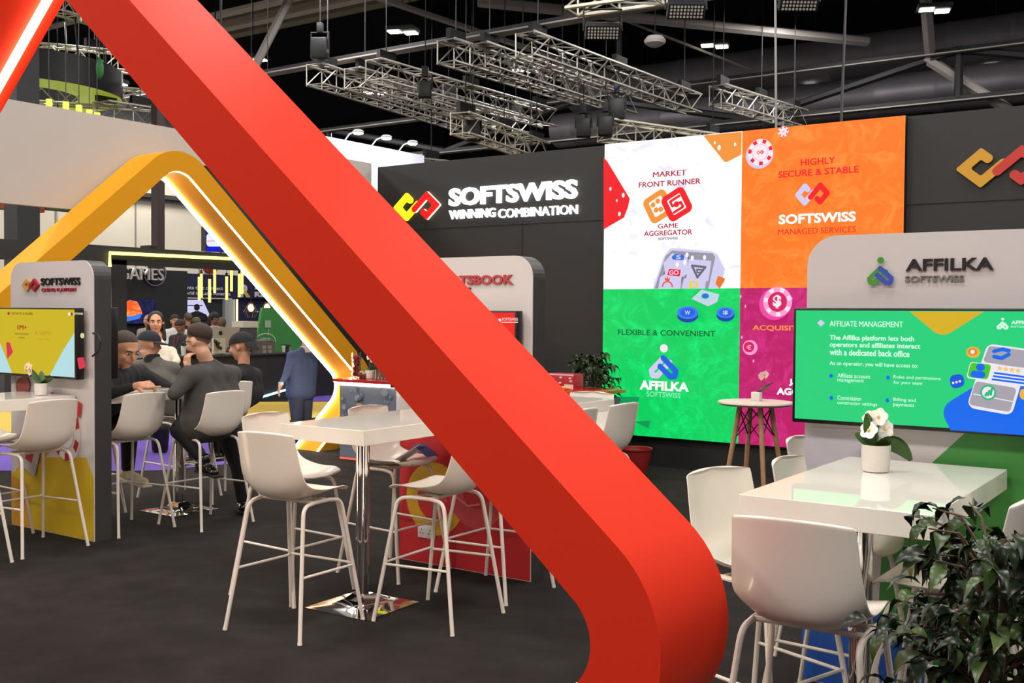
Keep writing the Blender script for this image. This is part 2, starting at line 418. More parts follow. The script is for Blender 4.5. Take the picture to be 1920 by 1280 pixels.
# high bay lamps: two lit panes each, hung from the roof
lampm = emit('lamp_lit', 'fff6e4', 14)
LAMPS = [(755, 61, 'above the trusses, left of the floodlights'), (1340, 87, 'on the dark roof right of the floodlights'), (1752, 20, 'at the top right on the dark roof'),
 (1527, 170, 'in front of the silver duct over the orange screen'), (1865, 137, 'in front of the silver duct at the right edge'), (705, 175, 'between the leftmost trusses'),
 (985, 133, 'above the middle truss'), (1212, 211, 'low beside the rightmost truss'), (962, 244, 'low over the dark wall left of the screen'), (480, 113, 'half behind the red beam'), (209, 158, 'between the red legs beside the black ring')]
for x, y, w in LAMPS:
    q = atZ(x, y, 8.4) if y > 0 else None
    if x == 209: q = atX(209, 158, -24)
    if x == 480: q = atZ(474, 112, 8.4)
    t = thing('high_bay_lamp', 'lit twin pane hall lamp ' + w, 'ceiling lamp', q, math.radians(20), 'twin hall lamps under the roof')
    for s in (-1, 1):
        b = B(); b.box((s*.17, s*.1, 0), (.3, .26, .02), lampm, bev=.006); b.build('lit_pane', t)
    b = B(); b.box((0, 0, .07), (.72, .5, .1), steel_dark, bev=.02); b.build('housing', t)
    b = B(); b.tube([(0, 0, .1), (0, 0, 15-q.z)], .012, steel_dark, 5); b.build('hanger', t)
# LED floodlights hanging from the pale truss
for x, y, w in ((1130, 58, 'left floodlight under the pale truss, its lens grid towards the booth'), (1286, 18, 'middle floodlight under the pale truss'), (1497, 3, 'right floodlight cut by the top edge of the photo')):
    q = atZ(x, y, 5.3)
    t = thing('flood_light', w, 'floodlight', q, math.radians(34.7), 'floodlights under the pale truss')
    R = Matrix.Rotation(math.radians(-48), 3, 'X')
    b = B(); b.box((0, 0, 0), (.44, .2, .12), steel_dark, rot=R, bev=.015); b.build('housing', t)
    b = B()
    for i in range(10):
        for j in range(4): b.box(R @ V(-.18+.04*i, -.065+.042*j, -.062), (.026, .026, .006), mat('lens', 'd9d4c8', .2), rot=R, bev=.006, seg=1)
    b.build('lens_grid', t)
    b = B(); b.tube([(-.24, 0, 0), (-.24, .03, .28), (.24, .03, .28), (.24, 0, 0)], .014, steel_dark, 6); b.build('yoke', t)
q = atZ(1228, 78, 7.2); t = thing('dome_lamp', 'unlit white dome lamp hanging alone under the dark roof', 'ceiling lamp', q)
b = B(); b.lathe([(.02, .12), (.16, .1), (.22, .02), (.2, -.04), (.1, -.1), (.01, -.12)], mat('dome_white', 'b5b2ad', .5)); b.build('dome', t)
b = B(); b.tube([(0, 0, .1), (0, 0, 15-q.z)], .01, steel_dark, 5); b.build('hanger', t)
# black stage speakers and spots hanging under the trusses
for x, y, z, s, w in ((886, 245, 5.6, .34, 'black box light hanging left of centre under the trusses'), (797, 168, 6.1, .25, 'black cylinder hanging from the second truss'), (1135, 237, 5.6, .3, 'black box light hanging just left of the big screen'),
                   (1094, 240, 5.6, .3, 'black box light next to the one left of the big screen'), (1156, 205, 6.0, .34, 'black box light hanging with a blue clamp under the right truss'), (600, 92, 7.2, .34, 'black box hanging below the girder beside the red beam')):
    q = atZ(x, y, z); t = thing('hanging_spotlight', w, 'spotlight', q, .5, 'black lights hanging under the trusses')
    b = B(); b.box((0, 0, 0), (s, s*.8, s*1.3), mat('spot_black', '121214', .5), bev=.03); b.build('body', t)
    b = B(); b.tube([(-s*.55, 0, 0), (-s*.55, 0, s), (s*.55, 0, s), (s*.55, 0, 0)], .02, steel_dark, 6); b.build('yoke', t)
    b = B(); b.tube([(0, 0, s+.15), (0, 0, 15-q.z)], .01, steel_dark, 5); b.box((0, 0, s+.1), (.12, .12, .2), mat('clamp_blue', '1b2350', .5) if 'blue' in w else steel_dark, bev=.01); b.build('clamp', t)

# ================================================================ arches
def arch(name, label, cat, cx, zc, plane, along, hexc, group, strips, w, h, r, band):
    """rhombic arch with rounded corners, cut by the floor; along 'X' (front faces -Y) or 'Y' (front faces +X)"""
    d = .455
    A = [(-1, -1), (-1, 0), (0, 1), (1, 0), (1, -1)]
    def path(off):
        k = off*math.hypot(w, h)
        W, H = w-k/h, h-k/w
        xb = W*(1-zc/H)
        P0 = [Vector((cx-xb, 0)), Vector((cx-W, zc)), Vector((cx, zc+H)), Vector((cx+W, zc)), Vector((cx+xb, 0))]
        out = [P0[0]]
        for i in (1, 2, 3):
            p = P0[i]; d1 = (P0[i-1]-p).normalized(); d2 = (P0[i+1]-p).normalized(); ang = d1.angle(d2); rr = r-off
            if i != 2 and False: rr = rr
            c = p + (d1+d2).normalized()*(rr/math.sin(ang/2)); t = rr/math.tan(ang/2)
            a0 = (p+d1*t-c); a1 = (p+d2*t-c); b0 = math.atan2(a0.y, a0.x); da = (math.atan2(a1.y, a1.x)-b0+PI) % (2*PI)-PI
            for k2 in range(19): out.append(Vector((c.x+rr*math.cos(b0+da*k2/18), c.y+rr*math.sin(b0+da*k2/18))))
        out.append(P0[4]); return out
    def pt(q, dep):
        return V(q.x, plane+dep, q.y) if along == 'X' else V(plane-dep, q.x, q.y)
    base = V(cx, plane, 0) if along == 'X' else V(plane, cx, 0)
    t = thing(name, label, cat, base, 0, group); m = mat(name+'_paint', hexc, .5, spec=.03)
    O, I = path(0), path(band); b = B()
    rs = [[pt(o, 0)-base, pt(o, d)-base, pt(i, d)-base, pt(i, 0)-base] for o, i in zip(O, I)]
    b.rings(rs, m); b.build('frame', t, 25)
    lm = emit('led_strip', 'fff1cf', 20)
    for s0, pr in strips:
        A1, A2 = path(band+.0005), path(band+pr)
        b = B(); b.rings([[pt(o, s0)-base, pt(o, s0+.034)-base, pt(i, s0+.028)-base, pt(i, s0+.006)-base] for o, i in zip(A1, A2)], lm); b.build('light_strip', t)
    return t
arch('red_arch', 'big glossy red rhombic arch crossing the foreground, light strips inside', 'arch', -4.533, .779, 2.59, 'X', 'd8341f', 'rhombic light arches', ((.05, .004), (.35, .03)), 3.448, 2.924, .385, .221)
arch('yellow_arch', 'yellow rhombic arch with glowing light strips under the white fascia', 'arch', 7.331, .75, -9.39, 'Y', 'dd9a23', 'rhombic light arches', ((.016, .005), (.40, .032)), 3.291, 2.817, .488, .214)
# ================================================================ the big screen wall and the lit sign
Y0 = 10.76
t = thing('video_wall', 'large square video wall of four bright advertising pictures', 'screen', (-4.505, 10.82, .34))
xl, xr, zb, zt = atY(1131, 500, Y0).x, atY(1697, 240, Y0).x, atY(1340, 828, Y0).z, atY(1416, 243, Y0).z
xm, zm = atY(1388, 500, Y0).x, atY(1318, 540.6, Y0).z
b = B(); off = t.location
b.box(V((xl+xr)/2, 10.815, (zb+zt)/2)-off, (xr-xl, .085, zt-zb), mat('cabinet_black', '101010', .5)); b.build('cabinet', t)
cv = Canvas((0, 10.77, 0), (1, 0, 0), (0, 0, 1), (0, -1, 0), sub=off)
ledw = led('led_white', 'ffffff', 'd2d0ea', 1.15, 3.2); ledo = led('led_orange', 'ff7a1c', 'ff9a3c', 1.0); ledg = led('led_green', '00cf5e', '0af07a', 1.0); ledm = led('led_magenta', 'bd1466', 'e0318c', 1.0)
cv.rect(xl, zm, xm, zt, ledw); cv.rect(xm, zm, xr, zt, ledo); cv.rect(xl, zb, xm, zm, ledg); cv.rect(xm, zb, xr, zm, ledm)
E = lambda n, h, s=1.0: emit('lit_'+n, h, s)
red, dred, white, lav, orange, blue, navy = E('red', 'f4121e'), E('dark_red', 'b80e2a'), E('white', 'ffffff', 1.2), E('lavender', 'd2cdf0'), E('orange', 'f39434'), E('blue', '1464e0'), E('navy', '2a2f86')
grey, dgrey, pink, yellow, black = E('grey', '9a94a6'), E('dark_grey', '6a6672'), E('pink', 'ff9fd2'), E('yellow', 'e8d23a'), E('black', '0c0c10')
# white picture
cv.ppoly([(1132, 294), (1140, 304), (1181, 372), (1178, 388), (1170, 408), (1132, 430)], red)
cv.ppoly([(1319, 254), (1358, 303), (1363, 304), (1390.3, 290), (1391, 247)], orange)
for x, y, r in ((1145, 354, 2), (1169, 366, 2.6), (1157, 376, 1.5), (1162, 401, 2.4), (1349, 277, 3), (1341, 268, 1.6), (1379, 271, 2)): cv.disc(x, y, r, white, r*1.7)
cv.ptext('MARKET', 1225.5, 1287.5, 320.5, 330.5, dred); cv.ptext('FRONT RUNNER', 1198.5, 1314.5, 338, 348.5, dred)
def die_icon(x, y, m, letter):
    u, v = cv.px(x, y); k = .155; a = math.radians(28)
    R = lambda p: (u + (p[0]*math.cos(a)-p[1]*math.sin(a))*k, v + (p[0]*math.sin(a)+p[1]*math.cos(a))*k)
    cv.poly([R(p) for p in rounded([(-1, -1), (1, -1), (1, 1), (-1, 1)], .42)], m)
    cv.poly([R(p) for p in rounded([(-.55, -.6), (.55, -.6), (.55, .6), (-.55, .6)], .1)], white)
    if letter:
        cv.stroke([R(p) for p in [(.45, .42), (-.35, .42), (-.35, .05), (.35, -.05), (.35, -.42), (-.45, -.42)]], k*.2, m)
        cv.poly([R(p) for p in circle(0, 0, .22, 14)], m)
    else:
        for q in ((-.3, .3), (.15, .35), (-.25, -.15), (.1, -.3)): cv.poly([R(p) for p in circle(*q, .2, 14)], m)
die_icon(1235, 387, orange, False); die_icon(1270, 383, red, True)
cv.ptext('GAME', 1235.5, 1273.5, 419, 428, dred); cv.ptext('AGGREGATOR', 1209, 1300, 431.5, 441.5, dred); cv.ptext('SOFTSWISS', 1235.5, 1272.5, 445, 449.5, black)
cv.ppoly([(1226, 541), (1246, 482), (1258, 466), (1268, 465.5), (1336, 471), (1347, 477), (1361, 505), (1352, 540)], lav)
cv.ppoly([(1229, 541), (1250, 480), (1262, 470), (1338, 475), (1343, 482), (1330, 541)], grey)
cv.ppoly([(1234, 541), (1262, 476), (1292, 479), (1294, 485), (1276, 541)], dgrey)
for pts in ([(1246, 493), (1262, 475), (1291, 479), (1292, 512), (1280, 520), (1250, 518)], [(1293, 486), (1336, 489), (1330, 527), (1289, 524)], [(1236, 541), (1240, 520), (1248, 514), (1280, 519), (1278, 541)], [(1280, 541), (1285, 522), (1326, 526), (1324, 541)]): cv.ppoly(pts, lav)
cv.ppoly([(1261, 482), (1268, 476), (1286, 478), (1284, 488), (1264, 487)], E('azure', '2f6fd8'), .02); cv.ptext('S', 1270, 1279, 478, 486, lav, .03)
cv.ppoly([(1253, 516), (1257, 504), (1279, 506), (1277, 518)], red, .01); cv.ptext('GO', 1257, 1275, 506.5, 515.5, lav, .03)
cv.stroke(cv.pxs([(1300, 498), (1325, 501), (1310, 520)]), .026, dgrey, closed=True); cv.stroke(cv.pxs([(1318, 506), (1309, 505.5), (1310, 511), (1315, 511)]), .018, dgrey)
cv.stroke([cv.px(1254+9*math.cos(a/8), 537-9*math.sin(a/8)) for a in range(0, 26)], .016, E('tomato', 'e0563a')); cv.ppoly([(1249, 526), (1250, 519), (1252.5, 523), (1254, 517), (1256, 523), (1259, 520), (1258, 527)], E('tomato', 'e0563a'))
cv.ptext('D', 1295, 1312, 527, 540.5, yellow, .04)
cv.ppoly([(1344, 532), (1349, 517), (1362, 522), (1361, 527), (1352, 541)], E('deep_orange', 'ea7522'))
for x, y in ((1291, 478), (1301, 484), (1324, 483), (1287, 492), (1273, 496)): cv.disc(x, y, 2.6, white, 4.6)
# orange picture
def chip(x, y, r, base, marks, inner, rim=None, ry=None, tilt=0):
    u, v = cv.px(x, y); k = abs(cv.px(x, y-r)[1]-v); kx = k*(1.0 if ry is None else ry)
    cv.poly(circle(u, v, kx, 30, k, tilt), base)
    cv.h += cv.eps
    for j in range(7):
        a = 2*PI*j/7+.3; q = [(math.cos(a+e)*f, math.sin(a+e)*f) for e, f in ((-.17, .98), (.17, .98), (.19, .7), (-.19, .7))]
        cv.poly([(u+p[0]*kx, v+p[1]*k) for p in q], marks, False)
    cv.poly(circle(u, v, kx*.62, 26, k*.62, tilt), rim or marks); cv.poly(circle(u, v, kx*.58, 26, k*.58, tilt), base); cv.poly(circle(u, v, kx*.42, 20, k*.42, tilt), inner)
    return u, v, k
cv.disc(1427, 291, 26, lav)
u, v, k = chip(1428.6, 286.5, 25, E('chip_white', 'fbeaf2'), red, E('chip_white', 'fbeaf2'), pink); mark_shapes(cv, u, v, k*.2, orange, red)
u, v, k = chip(1472, 248, 10, E('chip_white', 'fbeaf2'), red, E('chip_white', 'fbeaf2'), pink); mark_shapes(cv, u, v, k*.2, orange, red)
cv.ptext('HIGHLY', 1505, 1569.5, 297, 310, red); cv.ptext('SECURE & STABLE', 1463, 1613, 317, 329.5, red)
def mark_px(cv, xl, xt, yt, yb, ma, mb, h=0, sa=None, sb=None):
    ym = (yt+yb)/2; v0, v1 = cv.px(xt, yb)[1], cv.px(xt, yt)[1]; k = (v1-v0)/2/.9
    ul, ut = cv.px(xl, ym)[0], cv.px(xt, yt)[0]; ku = (ut-ul)/(.9*k); mark_shapes(cv, ul+1.58*k*ku, (v0+v1)/2, k, ma, mb, h, ku=ku, sa=sa, sb=sb)
mark_px(cv, 1494, 1513, 343, 388, lav, red)
cv.ptext('SOFTSWISS', 1464, 1608, 400, 418.5, white, .035); cv.ptext('MANAGED SERVICES', 1463, 1608, 427.5, 438.5, red, .005)
# green picture
cv.ppoly([(1301, 560), (1320, 543), (1353, 552), (1349, 566), (1332, 574)], lav); cv.ppoly([(1308, 557), (1321, 547), (1347, 553), (1331, 566)], E('note_green', '9fe8d0')); cv.disc(1327, 555, 7, E('azure', '2f6fd8'), 5)
for x, y, r, s in ((1294, 588, 20, 'W'), (1365, 588, 17, '$')):
    cv.disc(x, y+3, r, E('deep_blue', '0d3fa8'), r*.68); cv.disc(x, y-2, r, E('sky', '3a7df2'), r*.6); cv.disc(x, y-2, r*.7, blue, r*.42); cv.ptext(s, x-5, x+5, y-6, y+2, lav)
cv.ptext('FLEXIBLE & CONVENIENT', 1164.5, 1346.5, 618.5, 629, E('bottle_green', '0d4a22'), .01)
u, v = cv.px(1250, 682); kk = abs(cv.px(1250, 650)[1]-v); aff_shapes(cv, u, v, kk, lav, blue, E('chip_white', 'fbeaf2'))
cv.ptext('AFFILKA', 1205, 1297, 714, 731.5, white, .04); cv.ptext('SOFTSWISS', 1218, 1281.5, 734, 744, E('mint', '8ff5c4'), .01)
for q in ([(1168, 743), (1205, 743), (1201, 760), (1172, 762)], [(1195, 789), (1226, 787), (1222, 802)]): cv.ppoly(q, E('mid_green', '0a9a56'))
# magenta picture
cv.disc(1457, 570, 29, E('hot_pink', 'f046a4'), 30); u, v, k = chip(1463, 566, 28, pink, E('chip_white', 'fbeaf2'), E('rose', 'd8145e'), E('rose', 'd8145e')); cv.poly(circle(u, v, k*.66, 26), E('rose', 'd8145e')); cv.ptext('$', 1454.5, 1470.5, 553, 578, E('chip_white', 'fbeaf2'), .05)
cv.disc(1412, 651, 14, pink, 14); cv.disc(1410, 650, 10, E('rose', 'd8145e'), 10); cv.ptext('€', 1405.5, 1414.5, 646, 655, pink, .03)
cv.ptext('ACQUISITI', 1416.5, 1504, 609.5, 621, E('coral', 'ff8a4a'), .03); cv.ptext('B', 1494, 1503.5, 629.5, 640, E('coral', 'ff8a4a'), .03)
cv.ppoly([(1493, 684), (1499, 671), (1506, 668), (1506, 696), (1496, 692)], pink); cv.ptext('JA', 1485, 1503.5, 709.5, 723, white, .04); cv.ptext('AGG', 1462, 1504, 726.5, 739.5, white, .04)
for x, y in ((1395, 556), (1490, 560), (1419, 676), (1397, 632), (1404, 574)): cv.disc(x, y, 1.6, pink, 3)
o = cv.build('picture', t, 0); o['label'] = 'four bright advertising pictures'
# backlit company sign on the dark wall, letter by letter a part group
t = thing('wall_sign', 'glowing white company lettering with yellow and red mark on the dark wall', 'sign', atY(900, 380, 10.86))
def sign_part(name, f, lab=None):
    cv = Canvas((0, 10.857, 0), (1, 0, 0), (0, 0, 1), (0, -1, 0), sub=t.location); f(cv); o = cv.build(name, t, 0)
    if lab: o['label'] = lab
sw = emit('sign_white', 'ffffff', 3.2); sy = emit('sign_yellow', 'fff01e', 1.3); sr = emit('sign_red', 'ff1410', 1.15)
sign_part('name_letters', lambda c: c.ptext('SOFTSWISS', 844, 1084, 345, 379.5, sw, .035, .035))
sign_part('slogan_word', lambda c: c.ptext('WINNING', 844, 930, 392, 409, sw, .012, .03))
sign_part('slogan_word', lambda c: c.ptext('COMBINATION', 936, 1084, 388, 405, sw, .012, .03))
sign_part('logo_mark', lambda c: mark_px(c, 739.5, 764.5, 360.5, 415.5, sy, sr, .035, sy, emit('sign_rim', 'ffe9c4', 2.2)), 'yellow and red interlocked hooks')
t = thing('wall_mark', 'unlit yellow and red hook mark at the right end of the dark wall', 'sign', atY(1870, 315, 10.86))
cv = Canvas((0, 10.857, 0), (1, 0, 0), (0, 0, 1), (0, -1, 0), sub=t.location)
mark_px(cv, 1791.5, 1841, 276.5, 353.5, mat('mark_yellow', 'cf9620', .5), mat('mark_red', 'c33124', .5), .03); cv.build('hooks', t, 0)

# ================================================================ display pylons
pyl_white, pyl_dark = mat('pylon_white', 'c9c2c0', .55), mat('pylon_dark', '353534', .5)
def pylon(name_label, xc, yf, w=1.1, h=2.09, dep=.15, group='display pylons with televisions'):
    t = thing('display_pylon', name_label, 'display stand', (xc, yf, 0), 0, group)
    out = rounded([(-w/2, 0), (w/2, 0), (w/2, h), (-w/2, h)], [0, 0, .14, .14], 8)
    cv = Canvas((xc, yf+dep, 0), (1, 0, 0), (0, 0, 1), (0, -1, 0), sub=(xc, yf, 0))
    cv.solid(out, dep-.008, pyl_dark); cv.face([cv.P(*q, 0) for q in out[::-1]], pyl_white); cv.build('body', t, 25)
    return t, out
def front(t, xc, yf):
    return Canvas((xc, yf+.0, 0), (1, 0, 0), (0, 0, 1), (0, -1, 0), sub=(xc, yf, 0))
def clip_rect(cv, w, z1): pass
M = lambda n, h, r=.5: mat('print_'+n, h, r)
def frontboard(t, xc, yf, out, draw):
    cv = front(t, xc, yf); cv.h = -.008
    cv.solid(out, .008, pyl_white, pyl_white); cv.h = 0
    draw(cv); return cv.build('front_board', t, 25)
def tv(label, xc, yf, x0, x1, z0, z1, draw, dep=.07):
    """television on the pylon: bezel, lit picture and the wall bracket"""
    t = thing('television', label, 'television', ((x0+x1)/2, yf-dep/2-.025, z0), 0, 'televisions on the pylons'); L = t.location
    b = B(); b.box(V((x0+x1)/2, yf-.025-dep/2, (z0+z1)/2)-L, (x1-x0, dep, z1-z0), mat('bezel_black', '0d0d0e', .35), bev=.006); b.build('bezel', t)
    b = B(); b.box(V((x0+x1)/2, yf-.013, (z0+z1)/2)-L, (.4, .022, .3), steel_dark); b.build('bracket', t)
    cv = Canvas((0, yf-.026-dep, 0), (1, 0, 0), (0, 0, 1), (0, -1, 0), eps=.0005, sub=L)
    cv.R = (x0+.014, z0+.018, x1-.014, z1-.012); draw(cv); cv.build('picture', t, 0); return t
# --- left pylon (casino platform)
lx, ly = -7.575, 4.715
t, out = pylon('left display pylon with yellow television and chip graphic', lx, ly)
def draw(cv):
    hw = .55
    y1, y2 = M('chip_yellow', 'cfae1c'), M('chip_ochre', 'c98e2a'); rd, wh, gy = M('chip_red', 'b01e26'), M('chip_white', 'dcd6d6'), M('chip_grey', 'b4aeb0')
    cv.poly([(-hw, .004), (hw, .004), (hw, .47), (hw-.09, .62), (.15, .6), (-hw+.2, .55), (-hw, .4)], y1)
    cv.poly([(-hw, .004), (-.25, .004), (-.32, .35), (-hw, .4)], y2); cv.poly([(-.35, .5), (-.22, .82), (-.02, .62), (-.18, .5)], y2)
    for u, v, r, tilt in ((.20, .80, .21, .3), (-.02, .88, .17, .2)):
        cv.poly(circle(u, v, r*.86, 30, r*1.1, tilt), wh); cv.h += cv.eps
        for j in range(7):
            a = 2*PI*j/7+.35
            cv.poly([(u+math.cos(a+e)*f*r*.86, v+math.sin(a+e)*f*r*1.1) for e, f in ((-.2, .99), (.2, .99), (.22, .72), (-.22, .72))], rd, False)
        cv.poly(circle(u, v, r*.5, 26, r*.66, tilt), gy); cv.poly(circle(u, v, r*.46, 26, r*.62, tilt), wh)
    mark_shapes(cv, .2, .84, .075, M('mark_ochre', 'c79436'), rd)
    for q in ([(-.06, .96), (.06, .99), (.05, 1.09), (-.06, 1.07)], [(.36, .93), (.40, .91), (.42, 1.02), (.37, 1.04)], [(.32, 1.2), (.36, 1.22), (.38, 1.33), (.33, 1.3)], [(-.3, .99), (-.2, .99), (-.22, 1.08), (-.3, 1.06)]): cv.poly(q, rd)
    cv.poly([(-.42, .5), (-.2, .42), (-.12, .62), (-.2, .75), (-.4, .78)], gy); cv.poly([(-.33, .55), (-.24, .52), (-.2, .62), (-.3, .66)], rd)
    cv.poly(circle(-.36, 1.12, .1, 18, .07, .2), M('chili', '8f4440')); cv.stroke([(-.47, 1.13), (-.5, 1.2), (-.47, 1.25)], .02, gy)
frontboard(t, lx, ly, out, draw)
cv = front(t, lx, ly); mark_px(cv, 44, 53, 522, 547, mat('mark_ochre_raised', 'c39440', .5), mat('mark_crimson', '9f1f30', .5), .018); o = cv.build('logo_mark', t, 0); o['label'] = 'ochre and crimson interlocked hooks'
cv = front(t, lx, ly); cv.ptext('SOFTSWISS', 78.5, 151.5, 520.5, 534.5, mat('letter_black', '171416', .5), .015, .012); cv.build('name_letters', t, 0)
cv = front(t, lx, ly); cv.ptext('CASINO PLATFORM', 79.5, 143.5, 540, 546.5, mat('mark_crimson', '9f1f30', .5), .008, .01); cv.build('product_letters', t, 0)
def draw(cv):
    x0, z0, x1, z1 = cv.R; cv.rect(x0, z0, x1, z1, E('tv_yellow', 'd0b81c', .95))
    aq = E('aqua', 'b3dce2')
    cv.poly([(x0, z0), (x0+.26, z0), (x0+.08, z0+.24), (x0, z0+.2)], aq); cv.poly([(x1, z0), (x1-.32, z0), (x1-.14, z0+.2), (x1, z0+.33)], aq)
    cr = E('cube_red', 'd8304c'); cv.ppoly([(12, 641), (19, 642), (25, 660), (14, 673)], cr); cv.poly(rounded(cv.pxs([(145, 671), (157, 669), (162, 688), (149, 692.5)]), .012), cr)
    cv.disc(155, 629, 4, E('pale_green', 'cfd890'), 5)
    tx, rd = E('tv_olive', '5c4d1c'), E('tv_red', 'b3271e')
    cv.disc(17, 587.5, 2.4, rd, 2.8); cv.ptext('KEY FACTS & FIGURES', 23, 62.5, 585.5, 590, tx); cv.ptext('1M+', 34, 51.5, 609, 618, rd, .04)
    cv.ptext('PARTICIPATIONS', 29, 54.5, 624.5, 627.5, tx); cv.ptext('TODAY', 35.5, 48, 631.5, 634.5, tx)
    cv.ptext('€50M+', 67, 99.5, 620, 628, E('tv_ochre', 'c8902a'), .03); cv.ptext('WON TODAY', 72, 95, 634, 638, E('tv_ochre', 'c8902a'))
    cv.disc(132, 588.5, 2.4, white, 2.8); cv.disc(136, 588.5, 2.4, rd, 2.8); cv.ptext('SOFTSWISS', 140, 157.5, 586, 590, E('tv_cream', 'f4ecb0'))
tv('television with yellow picture on the left pylon', lx, ly, -8.215, -7.10, 1.205, 1.735, draw)
tv('television on the back of the left pylon, seen edge on', lx, ly+.15, -8.05, -6.99, 1.2, 1.74, lambda cv: cv.rect(*cv.R, E('tv_off', '0a0a0c', .2)))
o = bpy.data.objects['television.001']; o.location.y = ly+.15+.06; o.location.x = -7.605; o.rotation_euler.z = PI
b = B(); b.tube([(.58, -.03, 1.38), (.64, -.02, 1.42), (.655, -.01, 1.49), (.62, -.01, 1.54), (.56, -.01, 1.55)], .008, steel_dark, 6); b.build('cable', bpy.data.objects['display_pylon'])
# --- middle pylon (sportsbook)
mx, my = -4.31, 5.655
t, out = pylon('middle display pylon half behind the red beam, red lower graphic', mx, my)
def draw(cv):
    hw = .55; rd, dr, yl, pk = M('sport_red', 'bf1f28'), M('sport_deep', '9c1a24'), M('sport_yellow', 'd0a11c'), M('sport_pink', 'c8464a')
    cv.rect(-hw, .004, hw, .98, rd); cv.poly([(-.02, .98), (.55, .98), (.55, .4), (.2, .55)], dr)
    u, v = cv.px(815, 935); k = .2
    cv.stroke([(u+k*math.cos(a*.25), v+k*1.0*math.sin(a*.25)) for a in range(4, 24)], .1, yl); cv.poly([(u-.03, v), (u+.06, v+.1), (u+.12, v), (u+.04, v-.08)], pk)
    u, v = cv.px(893, 925); cv.stroke([(u+.17*math.cos(a*.25), v+.17*math.sin(a*.25)) for a in range(12, 26)], .13, pk); cv.stroke(cv.pxs([(855, 930), (878, 948), (900, 945)]), .012, M('sport_pale', 'd88484'))
    cv.rect(-.1, .9, .3, 1.06, M('sport_white', 'ccc8cc')); cv.poly([(.0, .86), (.12, .98), (.2, .94), (.2, .86)], M('sport_blue', '5b6ba6'))
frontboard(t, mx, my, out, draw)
cv = front(t, mx, my); cv.ptext('SPORTSBOOK', 806, 963.5, 516, 534, mat('letter_red', 'a8383c', .5), .035, .012); cv.build('name_letters', t, 0)
cv = front(t, mx, my); cv.ptext('SOFTSWISS', 812, 884, 539, 549, mat('letter_dark', '2b2526', .5), .02, .01); cv.build('maker_letters', t, 0)
b = B(); q = atY(801, 996, my)-V(mx, my, 0); b.box(q+V(0, -.006, 0), (.15, .012, .09), mat('socket_white', 'd9d4d2', .4), bev=.003)
for du in (-.04, .035):
    for a, c in ((0, .012), (-.012, -.012), (.012, -.012)): b.box(q+V(du+a, -.0125, c), (.006, .002, .01), steel_dark)
o = b.build('wall_socket', t); o['label'] = 'white double socket'
def draw(cv):
    x0, z0, x1, z1 = cv.R; cv.rect(x0, z0, x1, z1, E('tv_scarlet', 'ee1a12')); cv.disc(937, 600, 2.6, white, 3); cv.ptext('SOFTSWISS', 941, 971.5, 595.5, 601, E('tv_pinkish', 'ffc8c8')); cv.stroke(cv.pxs([(941, 604), (971, 604)]), .006, E('tv_pinkish', 'ffc8c8'))
tv('television with red picture on the middle pylon', mx, my, -4.87, -3.815, 1.2, 1.735, draw)
# --- right pylon (affiliates)
rx, ry = -1.165, 4.905
t, out = pylon('right display pylon with green television and white board', rx, ry)
def draw(cv):
    hw = .55; g1, b1, pale = M('aff_green', '3f8b3b'), M('aff_blue', '2258b4'), M('aff_pale', 'bdb9c4')
    cv.poly([(hw, .004), (hw, 1.22), (.16, 1.22), (-.18, .86), (-.2, .3), (-.28, .004)], g1)
    cv.poly([(-hw, .004), (.02, .004), (-.02, .3), (-.3, .42), (-hw, .4)], b1)
    cv.poly([(-hw, .5), (-.34, .55), (-.28, 1.2), (-hw, 1.2)], pale)
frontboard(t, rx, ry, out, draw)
cv = front(t, rx, ry); u, v = cv.px(1653, 512); k = abs(cv.px(1653, 482)[1]-v)/1.16; cv.h = .004
aff_shapes(cv, u, v, k, mat('aff_mark_green', '45902f', .5), mat('aff_mark_blue', '2f4fae', .5), mat('aff_mark_green', '45902f', .5), lift=.012); o = cv.build('logo_mark', t, 0); o['label'] = 'green and blue looped emblem with dot'
cv = front(t, rx, ry); cv.ptext('AFFILKA', 1699, 1864, 484, 507, mat('letter_black', '171416', .5), .022, .01); cv.build('name_letters', t, 0)
cv = front(t, rx, ry); cv.ptext('SOFTSWISS', 1697.5, 1808, 516.5, 528.5, mat('letter_grey', '77706e', .5), .02, .008); cv.build('maker_letters', t, 0)
